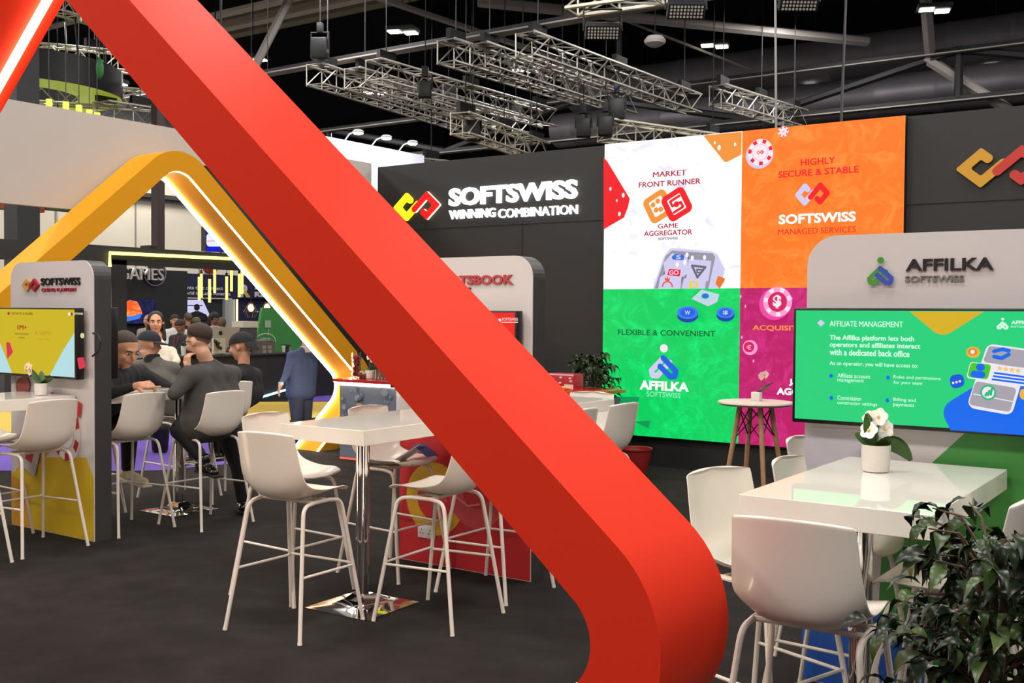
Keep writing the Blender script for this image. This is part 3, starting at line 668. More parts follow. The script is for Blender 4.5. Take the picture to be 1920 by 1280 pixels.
def draw(cv):
    x0, z0, x1, z1 = cv.R; gr = E('tv_green', '1fd07a'); cv.rect(x0, z0, x1, z1, gr); wt = E('tv_mint', 'd6ffe8'); bl, dy = E('tv_blue', '0068ec'), E('tv_mustard', 'd8b020')
    q = rounded(cv.pxs([(1706, 584), (1766, 634), (1845, 584)]), [0, .06, 0]); cv.poly(q, dy)
    cv.poly(rounded(cv.pxs([(1925, 664), (1762, 764), (1782, 806), (1925, 816)]), [0, .08, 0, 0]), bl)
    cv.poly(cv.pxs([(1532.5, 605.5), (1539.5, 599), (1547, 605.5), (1539.5, 612)]), lav)
    cv.ptext('AFFILIATE MANAGEMENT', 1556, 1693.5, 602, 612.5, wt, .01)
    for s, a, c, y in (('The Affilka platform lets both', 1556, 1714.5, 635.5), ('operators and affiliates interact', 1556, 1726, 649), ('with a dedicated back office', 1556, 1706, 662)): cv.ptext(s, a, c, y-6.5, y+5.5, wt, .025)
    cv.ptext('As an operator, you will have access to:', 1556, 1722, 679, 689, wt, .01)
    for s, a, c, y in (('Affiliate account', 1571, 1632.5, 704.5), ('management', 1571, 1620.5, 714), ('Roles and permissions', 1676, 1764.5, 708.5), ('for your team', 1676, 1730, 718), ('Commission', 1571, 1616, 746), ('constructor settings', 1571, 1645.5, 757), ('Billing and', 1676, 1718, 750), ('payments', 1676, 1715, 760)): cv.ptext(s, a, c, y-4, y+4, wt, .005)
    for x, y in ((1559.5, 704), (1666, 707.5), (1560, 745.5), (1665, 750)): cv.disc(x, y, 3.6, bl, 3.8)
    u, v = cv.px(1881, 608); aff_shapes(cv, u, v, .024, wt, wt, wt); cv.ptext('AFFILKA', 1897, 1943, 601, 608, wt, .03); cv.ptext('SOFTSWISS', 1896, 1930, 610.5, 614.5, gr if False else wt, 0)
    # the floating phone with cards, coin and speech bubble
    pg, pw = E('phone_grey', 'a8a2ac'), E('phone_white', 'ece8f4')
    cv.poly(rounded(cv.pxs([(1853, 644), (1935, 655), (1898, 778), (1813, 763)]), .03), pw); cv.poly(rounded(cv.pxs([(1856, 648), (1934, 658), (1924, 690), (1844, 678)]), .012), pg); cv.poly(rounded(cv.pxs([(1831, 714), (1908, 727), (1895, 772), (1817, 758)]), .015), pg)
    cv.stroke(cv.pxs([(1827, 738), (1899, 752)]), .004, pw)
    cv.poly(rounded(cv.pxs([(1821, 678), (1930, 690), (1930, 725), (1813, 708)]), .012), pw); cv.poly(rounded(cv.pxs([(1822, 679.5), (1861, 683), (1853, 711), (1815, 706)]), .012), E('tv_leaf', '46c820'))
    cv.disc(1840, 688, 8.5, bl, 7); cv.poly(rounded(cv.pxs([(1820, 706), (1823, 694), (1849, 696), (1849, 709)]), .014), bl)
    for k in range(4): u, v = cv.px(1876+11.5*k, 690+1.5*k); cv.poly([(u+(.0135 if j % 2 == 0 else .006)*math.sin(j*PI/5), v+(.0135 if j % 2 == 0 else .006)*math.cos(j*PI/5)) for j in range(10)], E('star', 'f0c878'))
    for k in range(3): cv.stroke(cv.pxs([(1867-2*k, 698.5+6*k), (1930, 707+6*k)]), .008, bl)
    cv.stroke(cv.pxs([(1866, 658), (1882, 654), (1893, 657)]), .016, bl); cv.stroke(cv.pxs([(1893, 664), (1880, 671), (1866, 668)]), .016, bl)
    cv.disc(1855, 735, 15, E('tv_teal', '20b87c'), 14.5); cv.disc(1855, 735, 11.5, pw, 11)
    for k in range(3): cv.stroke(cv.pxs([(1850+5*k, 741-k), (1852+5*k, 736-4*k)]), .009, E('tv_teal', '20b87c'))
    cv.disc(1827, 660, 13, E('coin_gold', 'f0b040'), 10.5); cv.disc(1826, 659, 9, E('coin_amber', 'd89028'), 7); cv.disc(1826, 659, 4, pw, 4)
    cv.poly(rounded(cv.pxs([(1783, 704), (1808, 699), (1812, 722), (1793, 728), (1785, 723)]), .02), E('bubble', '0b55d8'))
    for k in range(3): cv.disc(1790+6.3*k, 717-1.5*k, 2.3, pw, 2.3)
    cv.disc(1921, 738, 7, E('coin_gold', 'f0b040'), 10)
tv('television with green picture on the right pylon', rx, ry, -1.745, -.585, 1.225, 1.755, draw)

# ================================================================ bar tables
gloss_white = mat('gloss_white', 'e0dbd1', .03, spec=.55)
chrome = mat('chrome', 'dcdcdc', .06, metal=1)
def bar_table(label, xc, y0, y1, pole_y, w=.665, rz=0):
    t = thing('bar_table', label, 'table', (xc, pole_y, 0), rz, 'white bar tables against the pylons')
    b = B(); b.box((0, (y0+y1)/2-pole_y, 1.0375), (w, y1-y0, .085), gloss_white, bev=.0025, seg=1); b.build('tabletop', t)
    b = B(); b.lathe([(.04, .06), (.04, .995)], chrome, n=28); b.build('pole', t)
    b = B(); s = .235
    R = lambda q, z: [(q, q, z), (-q, q, z), (-q, -q, z), (q, -q, z)]
    b.rings([R(s, 0), R(s, .008), R(s*.55, .02), R(.075, .045), R(.045, .075)], chrome); b.build('base_plate', t, 20)
    return t
bar_table('white bar table in the middle foreground before the red pylon', -4.245, 4.26, 5.64, 4.61, .63, math.radians(1.5))
bar_table('white bar table at the right with orchid, reflecting the screens', -1.161, 3.588, 4.86, 3.95)
bar_table('white bar table at the left edge with small orchid', -7.56, 3.25, 4.70, 3.6)
bar_table('white bar table where the two men talk behind the left pylon', -7.56, 4.875, 6.2, 5.9)
bar_table('white bar table mostly hidden behind the red beam and middle pylon', -4.27, 5.82, 7.05, 6.75)

# ================================================================ bar stools
shell_m = mat('shell_white', 'e4dcd0', .28, spec=.5, coat=.25)
leg_m = mat('leg_white', 'dcd3c8', .35)
def bar_stool(label):
    t = thing('bar_stool', label, 'stool', (0, 0, 0), 0, 'white plastic bar stools')
    prof = [(.245, .728, .18), (.225, .742, .195), (.17, .748, .203), (.08, .733, .208), (-.02, .718, .214), (-.11, .715, .219), (-.18, .73, .222), (-.222, .775, .222), (-.238, .84, .218), (-.25, .92, .210), (-.262, 1.0, .204), (-.273, 1.06, .2), (-.277, 1.084, .199), (-.278, 1.092, .193)]
    n = 16; th = .007; top = []; bot = []
    for i, (y, z, w) in enumerate(prof):
        a = prof[max(i-1, 0)]; c = prof[min(i+1, len(prof)-1)]; ty, tz = c[0]-a[0], c[1]-a[1]; L = math.hypot(ty, tz); ny, nz = -tz/L*-1, ty/L*-1
        f = min(1, max(0, (i-4)/4)); ra, rb = [], []
        for k in range(n+1):
            s = -1+2*k/n; x = s*w; e = abs(s)**2.6
            bw = math.exp(-((i-5.6)/2.1)**2); dy = .042*e*f + .05*e*bw; dz = .022*e*(1-f)*(1 if i > 1 else .3) + .05*e*bw - (.012*e if i >= len(prof)-2 else 0)
            if i == 0: dy -= .03*e
            q = V(x, y+dy, z+dz); ra.append(q); rb.append(q - V(0, ny, nz)*th)
        top.append(ra); bot.append(rb)
    b = B(); b.rings([a + c[::-1] for a, c in zip(top, bot)], shell_m); o = b.build('seat_shell', t, 50)
    sub = o.modifiers.new('smooth', 'SUBSURF'); sub.levels = 1; sub.render_levels = 1
    for sx in (-1, 1):
        for sy in (-1, 1):
            foot = V(sx*.262, sy*.265, 0); sh = V(sx*.19, sy*.155, .69); d = (sh-foot).normalized(); end = V(sx*.185, sy*.06, .70)
            pts = [foot, foot+d*.3, sh-d*.05] + [sh-d*.05*(1-k/4)**2 + (end-sh).normalized()*.05*(k/4)**2 for k in range(1, 5)] + [end]
            b = B(); b.tube(pts, .0112, leg_m, 9); b.tube([foot, foot+d*.012], .0125, leg_m, 9); b.build('leg', t)
    b = B()
    for sx in (-1, 1): b.tube([(sx*.185, -.07, .70), (sx*.185, .07, .70)], .0112, leg_m, 8)
    b.tube([(-.185, .05, .70), (.185, .05, .70)], .010, leg_m, 8); b.tube([(-.185, -.06, .70), (.185, -.06, .70)], .010, leg_m, 8)
    b.box((0, -.01, .702), (.16, .12, .012), leg_m, bev=.003); b.build('under_frame', t)
    at = lambda sx, sy, z: V(sx*(.262-.072*z/.7), sy*(.265-.11*z/.7), z)
    b = B(); z = .33
    b.tube([at(-1, -1, z), at(-1, 1, z-.01)], .0075, leg_m, 8); b.tube([at(1, -1, z), at(1, 1, z-.01)], .0075, leg_m, 8); b.tube([at(-1, 1, z), at(1, 1, z)], .0075, leg_m, 8); b.build('footrest', t)
    return t
FY, FXm, FXp, FYm = 0, PI/2, -PI/2, PI       # which way a stool faces: +Y, -X, +X, -Y
D = math.radians
ST = [(-4.28, 4.11, FY+D(5), 'white bar stool nearest in the middle, its back to us at the table end'),
 (-3.74, 4.70, FXm+D(4), 'white bar stool in side view right of the middle table, backrest behind the red beam'),
 (-3.83, 5.37, FXm, 'white bar stool tucked behind the red beam, its legs before the red pylon graphic'),
 (-4.66, 5.37, FXp, 'white bar stool beyond the middle table with a leaflet on its seat'),
 (-4.80, 4.59, FXp+D(2), 'white bar stool on the left side of the middle table, right behind the nearest one'),
 (-7.20, 4.34, FXm+D(3), 'white bar stool with its back to us before the left pylon graphic'),
 (-7.16, 3.74, FXm, 'white bar stool at the left edge, mostly outside the picture'),
 (-7.93, 4.36, FXp, 'white bar stool on the far side of the left edge table'),
 (-7.26, 5.15, FXm+D(2), 'empty white bar stool just right of the left pylon, its back to us'),
 (-6.94, 5.68, FXm, 'white bar stool under the bearded man in the dark blazer'),
 (-8.10, 5.30, FXp, 'white bar stool under the man in the black sweater'),
 (-7.79, 6.52, FXm+D(-4), 'white bar stool under the man in the backwards black cap'),
 (-8.13, 6.35, FXp, 'white bar stool under the man in the navy cap'),
 (-3.91, 6.15, FXm, 'white bar stool in the gap above the red beam, only its backrest rim showing'),
 (-3.91, 6.73, FXm+D(-3), 'white bar stool in front of the green screen, its back to us'),
 (-4.37, 7.24, FYm+D(4), 'white bar stool facing us at the far end of the hidden table'),
 (-1.175, 3.47, FY+D(2), 'large near white bar stool at the right, its back to us'),
 (-1.56, 4.02, FXp+D(-17), 'white bar stool left of the right table, just past the red arch'),
 (-1.44, 4.60, FXp, 'white bar stool farther along the left side of the right table'),
 (-1.68, 5.42, FXp, 'white bar stool peeking out behind the right pylon edge'),
 (-.90, 4.12, FXm, 'white bar stool on the plant side of the right table, near one'),
 (-.90, 4.66, FXm, 'white bar stool on the plant side of the right table, far one')]
st0 = bar_stool(ST[0][3]); st0.location = (ST[0][0], ST[0][1], 0); st0.rotation_euler = (0, 0, ST[0][2])
for x, y, r, lab in ST[1:]: dup(st0, (x, y, 0), r, lab)
# ================================================================ people
def J(x, y, d): return EYE + ray(x, y)*d
def blob(prims, voxel=.012, smooth=6):
    """one continuous skin over tapered capsules and ellipsoids"""
    b = B(); dm = mat('skin_mid', 'c08a6c', .5)
    for p in prims:
        if p[0] == 'c':
            _, a, c, r1, r2 = p; a, c = V(a), V(c); L = (c-a).length; d = (c-a).normalized(); n = 5; pts, rr = [], []
            for k in range(1, n): pts.append(a - d*r1*math.cos(PI/2*k/n)); rr.append(r1*math.sin(PI/2*k/n))
            pts.append(a); rr.append(r1); pts.append(c); rr.append(r2)
            for k in range(n-1, 0, -1): pts.append(c + d*r2*math.cos(PI/2*k/n)); rr.append(r2*math.sin(PI/2*k/n))
            b.tube(pts, rr, dm, 14)
        else:
            _, c, dd, R = p; b.ell(c, dd, dm, R, 18, 12)
    o = b.build('blob'); me = o.data
    md = o.modifiers.new('r', 'REMESH'); md.mode = 'VOXEL'; md.voxel_size = voxel; md.use_smooth_shade = True
    sm = o.modifiers.new('s', 'SMOOTH'); sm.iterations = smooth; sm.factor = .5
    dg = bpy.context.evaluated_depsgraph_get(); dg.update()
    out = bpy.data.meshes.new_from_object(o.evaluated_get(dg)); bpy.data.objects.remove(o); bpy.data.meshes.remove(me); return out
def put(name, me, mats, parent, pick=None):
    me.materials.clear()
    for m in mats: me.materials.append(m)
    if pick:
        for p in me.polygons: p.material_index = pick(p.center)
    me.polygons.foreach_set('use_smooth', [True]*len(me.polygons))
    o = bpy.data.objects.new(name, me); scene.collection.objects.link(o); o.parent = parent
    off = parent.location if parent.parent is None else V(0, 0, 0)
    me.transform(Matrix.Translation(-off)); return o
def frame(f, up=V(0, 0, 1)):
    """matrix whose columns are right, forward, up"""
    f = V(f).normalized(); r = f.cross(up).normalized(); u = r.cross(f); return Matrix((r, f, u)).transposed()
def head_prims(c, R, k=1.0):
    """skull, jaw, nose, ears, brow and lips; R columns right, forward, up; k scales a .235 m head"""
    P = lambda x, y, z: V(c) + R @ V(x*k, y*k, z*k)
    E3 = lambda x, y, z, a, b2, c2: ('e', P(x, y, z), (a*k, b2*k, c2*k), R)
    return [E3(0, -.012, .03, .076, .096, .088), E3(0, .022, -.03, .062, .07, .075), E3(0, .04, -.085, .038, .04, .03), E3(0, .078, .028, .05, .018, .016),
            ('c', P(0, .088, .016), P(0, .112, -.022), .0085*k, .014*k), E3(.035, .072, -.025, .022, .02, .022), E3(-.035, .072, -.025, .022, .02, .022),
            E3(0, .085, -.055, .024, .014, .011), E3(.081, -.012, -.004, .011, .021, .033), E3(-.081, -.012, -.004, .011, .021, .033)]
def face_parts(c, R, k, par, brow='2b2019', smile=False):
    P = lambda x, y, z: V(c) + R @ V(x*k, y*k, z*k) - par.location
    for s in (-1, 1):
        b = B(); b.ell(P(s*.031, .079, .006), (.0135*k, .007*k, .0075*k), mat('eye_white', 'e2dcd4', .3), R, 12, 8)
        b.ell(P(s*.031, .0845, .006), (.006*k, .003*k, .006*k), mat('iris', '2a1c14', .2), R, 10, 6); b.build('eye', par)
    b = B()
    for s in (-1, 1): b.tube([P(s*.014, .096, .024), P(s*.032, .094, .031), P(s*.05, .078, .026)], [.004*k, .005*k, .003*k], mat('brow_'+brow, brow, .8), 6)
    b.build('eyebrows', par)
    b = B(); b.tube([P(-.024, .084, -.053+(.006 if smile else 0)), P(-.012, .094, -.057), P(0, .099, -.058), P(.012, .094, -.057), P(.024, .084, -.053+(.006 if smile else 0))], [.003*k, .006*k, .007*k, .006*k, .003*k], mat('lips', 'a8584e', .45), 8)
    b.build('mouth', par)
def hand(par, wrist, d, n, m, k=1.0, pose='relaxed', side=1, name='hand'):
    """palm, four jointed fingers and a thumb; d = towards fingertips, n = out of the back of the hand"""
    d = V(d).normalized(); n = (V(n) - d*V(n).dot(d)).normalized(); s = d.cross(n)*side; w = V(wrist)
    pr = [('c', w, w+d*.03*k, .026*k, .03*k)]
    for i in range(4): pr.append(('c', w+d*.02*k+s*(i-1.5)*.012*k, w+d*.085*k+s*(i-1.5)*.0195*k, .016*k, .0125*k))
    for i, L in enumerate((.072, .08, .075, .058)):
        a = w+d*.085*k+s*(i-1.5)*.0195*k; curl = {'relaxed': .35, 'point': 0.0 if i == 0 else 1.3, 'fist': 1.2}[pose]; q = d; L *= 1.2 if pose == 'point' and i == 0 else 1
        for j, f in enumerate((.45, .3, .25)):
            ang = curl*(.6 if j == 0 else .9); q2 = (q*math.cos(ang) - n*math.sin(ang)); n2 = None
            c = a + q2*L*f*k; pr.append(('c', a, c, (.0088-.0008*j)*k, (.008-.0008*j)*k)); a = c
            q = q2
    a = w+d*.025*k-s*.026*k; c = a + (d*.65 - s*.7 - n*.2).normalized()*.042*k; e = c + (d*.9-s*.25-n*.3).normalized()*.032*k
    pr += [('c', a, c, .0135*k, .0115*k), ('c', c, e, .011*k, .0085*k)]
    return put(name, blob(pr, .0044*k, 3), [m], par)
def limb(a, b2, r1, r2): return ('c', a, b2, r1, r2)
def shoe(par, ank, toe, m, sole=None, k=1.0, name='shoe'):
    a, t = V(ank), V(toe); d = (t-a); d = d.normalized(); up = V(0, 0, 1); up = (up-d*up.dot(d)).normalized(); s = d.cross(up)
    R = Matrix((s, d, up)).transposed(); L = (t-a).length
    pr = [('c', a+up*.02, a-up*.035, .045*k, .043*k), ('e', a+d*L*.35-up*.05, (.044*k, L*.42, .034*k), R), ('e', a+d*L*.78-up*.06, (.046*k, L*.3, .027*k), R), ('e', a-d*.04-up*.05, (.038*k, .05*k, .036*k), R)]
    o = put(name, blob(pr, .009, 4), [m], par)
    if sole:
        b = B(); c = a+d*L*.4-up*.088-par.location; b.box(c, (.088*k, L*1.16+.07, .022), sole, R, bev=.009); b.build('sole', o, loc=None)
    return o
def person(label, root, jt, skin, cloth, head_c, head_f, k=1.0, face=True, hk=1.0, up=V(0, 0, 1), vox=.012, brow='2b2019', smile=False, wide=1.0, hem=0):
    """jt: dict of joints in the place: pelvis, chest, neck, shoulders, elbows, wrists, hips, knees, ankles"""
    t = thing('person', label, 'person', root); R = frame(head_f, up); hc = V(head_c)
    g = lambda n: V(jt[n]); sk = skin
    nb = g('neck'); nt = hc + R @ V(0, -.02, -.075)*hk
    sR, sL, pel, ch = g('shR'), g('shL'), g('pelvis'), g('chest'); ax = (sL-sR).normalized(); w = (sL-sR).length/2*wide
    md, ct = (sR+sL)/2, (pel+ch)/2
    tr = [limb(pel-ax*.08*k, pel+ax*.08*k, .125*k, .125*k), limb(ch-ax*w*.55, ch+ax*w*.55, .118*k, .118*k), limb(ct-ax*w*.42, ct+ax*w*.42, .115*k, .115*k)]
    for f in (-1, 0, 1): tr += [limb(pel+ax*.08*f*k, ch+ax*w*.5*f, .125*k, .122*k), limb(ch+ax*w*.5*f, md+ax*w*.62*f, .118*k, .082*k)]
    tr += [limb(sR, sL, .075*k, .075*k), limb(md-ax*w*.35, nb, .085*k, .06*k), limb(md+ax*w*.35, nb, .085*k, .06*k)]
    hm = [limb(pel-ax*.1-V(0, 0, hem), pel+ax*.1-V(0, 0, hem), .132*k, .132*k)] if hem else []
    arms, legs = [], []
    for s in 'RL':
        if 'el'+s in jt:
            arms += [limb(g('sh'+s), g('el'+s), .062*k, .048*k), limb(g('el'+s), g('wr'+s), .046*k, .032*k)]
        if 'kn'+s in jt:
            legs += [limb(g('hip'+s), g('kn'+s), .095*k, .066*k), limb(g('kn'+s), g('an'+s), .062*k, .042*k)]
    neck = [limb(nb, nt, .056*k, .054*k)]
    sh = lambda pr, f: [(p[0], p[1], p[2], p[3]*f, p[4]*f) for p in pr]
    body = put('body', blob(sh(tr, .9)+sh(arms, .86)+sh(legs, .88)+neck+head_prims(hc, R, hk), vox, 4), [sk], t)
    for nm, what, m, f in cloth:
        pr = {'top': sh(tr, 1.0)+sh(arms, 1.0)+hm, 'legs': sh(legs, 1.2)+[limb(pel-ax*.07*k, pel+ax*.07*k, .128*k, .128*k)]}[what]
        pr = [(p[0], p[1], p[2], p[3]*f, p[4]*f) for p in pr]
        put(nm, blob(pr, vox, 16 if vox < .015 else 6), [m], t)
    if face: face_parts(hc, R, hk, t, brow, smile)
    return t, R
def hair_cap(par, c, R, k, m, cut=.0, back=.0, thick=.012, name='hair'):
    """short hair shell: the skull surface above a slanted hairline"""
    b = B(); rings = []
    n = 24
    for i in range(9):
        ring = []
        for j in range(n):
            a = 2*PI*j/n; fwd = math.cos(a)
            lo = (.035 + cut) if fwd > 0 else (.035+cut)*(1+fwd) - (.06+back)*(-fwd)
            lo = .055*max(0, fwd) + (-.03-back)*max(0, -fwd) + cut + .012*abs(math.sin(a))
            z = lo + (1-lo/.125*0)*0; tt = i/8
            th0 = math.asin(max(-.95, min(.95, (lo-.03)/.092))); th = th0 + (PI/2-.02-th0)*tt; tp = min(1, tt*2.2)**.7 + .12*math.sin(j*5.1+i*2.3)*min(1, tt*3)*(1-tt)
            ring.append(V(c) + R @ V((.0765+thick*tp)*math.sin(a)*math.cos(th)*k, (-.012+(.0965+thick*tp)*fwd*math.cos(th))*k, (.03+(.0885+thick*tp)*math.sin(th))*k) - par.location)
        rings.append(ring)
    inner = [[q + (V(c)-par.location-q)*.06 for q in r] for r in rings]
    b.rings(inner[::-1][:0] + [inner[0]] + rings, m); return b.build(name, par)
skinA, skinB, skinC = mat('skin_tan', 'd39a78', .5), mat('skin_fair', 'dcaa8c', .5), mat('skin_olive', 'c89272', .5)
black_knit, char_wool, dark_trs = mat('black_knit', '121317', .85, noise=.2, scale=60), mat('charcoal_wool', '454240', .9, noise=.22, scale=55), mat('dark_trousers', '17181b', .8)
off = lambda p, *d: V(p) + V(*d)
# --- man in the black sweater, leaning over the table, pointing
hA = J(234, 655, 8.62); fA = V(.95, .02, -.42)
jt = dict(pelvis=(-8.02, 5.34, .87), chest=J(222, 742, 8.72), neck=J(222, 702, 8.70), shR=J(196, 716, 8.42), shL=J(262, 700, 8.98), elR=J(196, 741, 8.20), wrR=J(252, 724, 8.28), elL=J(318, 728, 8.92), wrL=J(352, 726, 8.75),
          hipR=(-7.96, 5.2, .83), hipL=(-7.96, 5.45, .83), knR=(-7.60, 5.12, .80), knL=(-7.58, 5.42, .80), anR=(-7.68, 5.12, .43), anL=(-7.66, 5.46, .40))
t, R = person('man in a black sweater leaning on the table and pointing', (-8.0, 5.34, 0), jt, skinA, [('sweater', 'top', black_knit, 1.06), ('trousers', 'legs', dark_trs, 1.0)], hA, fA, 1.08, hk=1.22, vox=.012, brow='4a3626')
hair_cap(t, hA, R, 1.22, mat('hair_greybrown', '4e443b', .85, noise=.5, scale=120, bump=.6), cut=.03, back=.02, thick=.007)
hand(t, J(254, 724, 8.27), RT*1.0+UP*.10, UP*.8-FW*.6, skinA, 1.18, 'point', -1)
snk = mat('sneaker_cream', 'cfc4a8', .7); shoe(t, jt['anR'], off(jt['anR'], .24, -.04, -.03), snk, mat('sole_cream', 'e0d6bc', .6), 1.15); shoe(t, jt['anL'], off(jt['anL'], .24, 0, -.03), snk, mat('sole_cream', 'e0d6bc', .6), 1.15)
# --- bearded man in the charcoal blazer, seen from behind, chin on hand
hB = J(372, 641, 8.62); fB = V(-.95, -.22, -.22)
jt = dict(pelvis=(-6.93, 5.68, .87), chest=J(400, 748, 8.70), neck=J(390, 683, 8.68), shL=J(357, 705, 8.45), shR=J(434, 703, 8.9), elL=J(327, 738, 8.33), wrL=J(352, 690, 8.55), elR=J(420, 745, 8.9), wrR=J(380, 730, 8.85),
          hipL=(-7.0, 5.57, .82), hipR=J(430, 808, 8.85), knL=J(338, 806, 8.5), knR=J(448, 868, 8.95), anL=J(377, 857, 8.5), anR=J(455, 938, 9.05))
t, R = person('bearded man with glasses in a dark grey blazer seen from behind', (-6.94, 5.68, 0), jt, skinB, [('blazer', 'top', char_wool, 1.14), ('trousers', 'legs', dark_trs, 1.0)], hB, fB, 1.06, hk=1.08, wide=1.05, brow='2a1d15', hem=.06)
brown = mat('hair_brown', '35241a', .75, noise=.5, scale=120, bump=.6)
hair_cap(t, hB, R, 1.08, brown, cut=.03, back=.01, thick=.026); hair_cap(t, hB, R, 1.08, mat('hair_fade', '5f4534', .8, noise=.3, scale=90), cut=.012, back=.015, thick=.0015, name='hair_sides')
P = lambda x, y, z: hB + R @ V(x, y, z)*1.08 - t.location
b = B(); b.ell(P(0, .05, -.075), (.062, .06, .05), mat('beard_brown', '2b1b13', .85), R, 14, 10); o = b.build('beard', t)
b = B(); gm = mat('glasses_black', '0d0d0f', .3)
for s in (-1, 1):
    b.tube([P(s*.008, .108, .014), P(s*.03, .11, .024), P(s*.056, .098, .012), P(s*.05, .1, -.012), P(s*.02, .108, -.012), P(s*.008, .108, .014)], .0028, gm, 6)
    b.tube([P(s*.056, .098, .012), P(s*.08, .03, .01), P(s*.085, -.02, .0)], .0028, gm, 6)
b.build('glasses', t)
b = B(); nb = V(jt['neck'])-t.location; b.lathe([(.075, -.03), (.07, .02), (.064, .035), (.06, .02), (.066, -.03)], char_wool, nb, 18); b.build('collar', t)
hand(t, J(352, 690, 8.55), UP*.9-RT*.05, FW*-.6-RT*.5, skinB, 1.0, 'fist', 1)
b = B(); a = V(jt['anL'])-t.location; b.tube([a+V(-.03, -.01, .05), a+V(.02, 0, -.03)], .043, mat('sock_grey', '56544f', .9), 12); b.build('sock', t)
shoe(t, off(jt['anL'], .03, 0.01, -.03), J(408, 872, 8.42), mat('shoe_leather', '0c0c0d', .2, coat=.5), mat('sole_black', '161616', .6), 1.05)
shoe(t, jt['anR'], off(jt['anR'], -.17, .14, -.0), mat('shoe_leather', '0c0c0d', .2, coat=.5), mat('sole_black', '161616', .6), 1.05)
# --- man in the navy cap, back to us
hC = J(281, 646, 10.0); fC = V(.12, .98, -.12)
grey_knit = mat('grey_knit', '5a5650', .9, noise=.2, scale=60)
jt = dict(pelvis=(-8.22, 6.4, .87), chest=J(290, 716, 9.95), neck=J(285, 672, 10.0), shL=J(254, 690, 10.05), shR=J(324, 693, 9.95), elL=J(246, 735, 9.8), wrL=J(262, 738, 9.9), elR=J(332, 738, 10.1), wrR=J(318, 735, 10.3),
          hipL=(-8.28, 6.5, .82), hipR=(-8.1, 6.55, .82), knL=(-8.15, 6.9, .8), knR=(-7.9, 6.85, .8), anL=(-8.1, 6.85, .36), anR=(-7.9, 6.8, .36))
t, R = person('man in a navy cap and grey sweater with his back to us', (-8.2, 6.4, 0), jt, skinC, [('sweater', 'top', grey_knit, 1.08), ('trousers', 'legs', dark_trs, 1.0)], hC, fC, 1.0, face=False, hk=1.02)
def cap(par, c, R, k, m, brim_dir, droop=0):
    b = B(); P = lambda x, y, z: V(c) + R @ V(x, y, z)*k - par.location; rings = []
    for i in range(8):
        th = -.02 + (PI/2-.05)*i/7; rings.append([P(.092*math.cos(th)*math.sin(2*PI*j/24), -.012+.112*math.cos(th)*math.cos(2*PI*j/24), .035+.095*math.sin(th)) for j in range(24)])
    b.rings(rings, m); b.ell(P(0, -.012, .132), (.01*k, .01*k, .006*k), m, R, 10, 6); o = b.build('cap', par)
    b = B(); a0 = brim_dir; pts, q = [], []
    for j in range(13):
        a = a0 + (-1+2*j/12)*.95; e = math.cos((-1+2*j/12)*PI/2*.95)
        pts.append(P(.09*math.sin(a), -.012+.11*math.cos(a), .036)); q.append(P((.09+.075*e)*math.sin(a), -.012+(.11+.075*e)*math.cos(a)*(1-.25*droop*e), .018-.07*droop*e))
    dz = R @ V(0, 0, -.008)*k
    b.rings([[a, c2, c2+dz, a+dz] for a, c2 in zip(pts, q)], m); b.build('brim', o); return o
cap(t, hC, R, 1.04, mat('cap_navy', '171a28', .8, noise=.15, scale=60), math.radians(40))
b = B(); nb = V(jt['neck'])-t.location; b.lathe([(.08, -.03), (.072, .03), (.06, .04), (.06, 0)], black_knit, nb+V(0, 0, .005), 18); b.build('collar', t)
# --- man in the backwards black cap and black shirt
hD = J(452, 650, 10.15); fD = V(-.92, -.34, -.16)
black_tee = mat('black_cotton', '0e0e10', .85)
jt = dict(pelvis=(-7.76, 6.62, .88), chest=J(462, 735, 10.2), neck=J(457, 688, 10.15), shL=J(446, 706, 9.95), shR=J(477, 704, 10.35), elL=J(434, 755, 9.9), wrL=J(408, 738, 9.85), elR=J(458, 765, 10.5), wrR=J(418, 745, 10.4),
          hipL=(-7.8, 6.52, .83), hipR=(-7.8, 6.74, .83), knL=(-8.16, 6.5, .8), knR=(-8.18, 6.75, .8), anL=(-8.1, 6.48, .38), anR=(-8.12, 6.75, .38))
t, R = person('man in a backwards black cap and black shirt seated at the table end', (-7.64, 6.62, 0), jt, skinC, [('shirt', 'top', black_tee, 1.1), ('trousers', 'legs', dark_trs, 1.05)], hD, fD, 1.0, hk=1.1, brow='15110f')
cap(t, hD, R, 1.12, mat('cap_black', '121214', .8), PI, .9)
shoe(t, jt['anL'], off(jt['anL'], -.22, .0, -.03), mat('shoe_dark', '151416', .5), mat('sole_black', '161616', .6)); shoe(t, jt['anR'], off(jt['anR'], -.22, .0, -.03), mat('shoe_dark', '151416', .5), mat('sole_black', '161616', .6))
hand(t, jt['wrL'], V(-1, .1, -.1), V(0, 0, 1), skinC, 1.0, 'relaxed', 1)
# --- man in the blue suit standing behind the yellow arch
suit = mat('suit_blue', '46547c', .8, noise=.15, scale=50)
dE = 14.4; hE = J(573, 622, dE); fE = V(-.8, -.2, -.05)
jt = dict(pelvis=J(564, 735, dE), chest=J(566, 690, dE), neck=J(573, 653, dE), shL=J(548, 668, dE-.12), shR=J(588, 667, dE+.1), elL=J(536, 704, dE-.22), wrL=J(527, 720, dE-.3), elR=J(588, 706, dE+.2), wrR=J(545, 722, dE+.25),
          hipL=J(556, 745, dE-.05), hipR=J(572, 745, dE+.08), knL=J(556, 788, dE-.05), knR=J(574, 788, dE+.08), anL=J(557, 833, dE-.05), anR=J(576, 833, dE+.08))
rt = J(565, 845, dE); rt.z = 0
t, R = person('man standing in a blue suit, his face cut off by the yellow arch', rt, jt, skinB, [('suit_jacket', 'top', suit, 1.08), ('suit_trousers', 'legs', mat('suit_trousers', '3a435c', .85), .98)], hE, fE, 1.0, hk=1.05, wide=1.12)
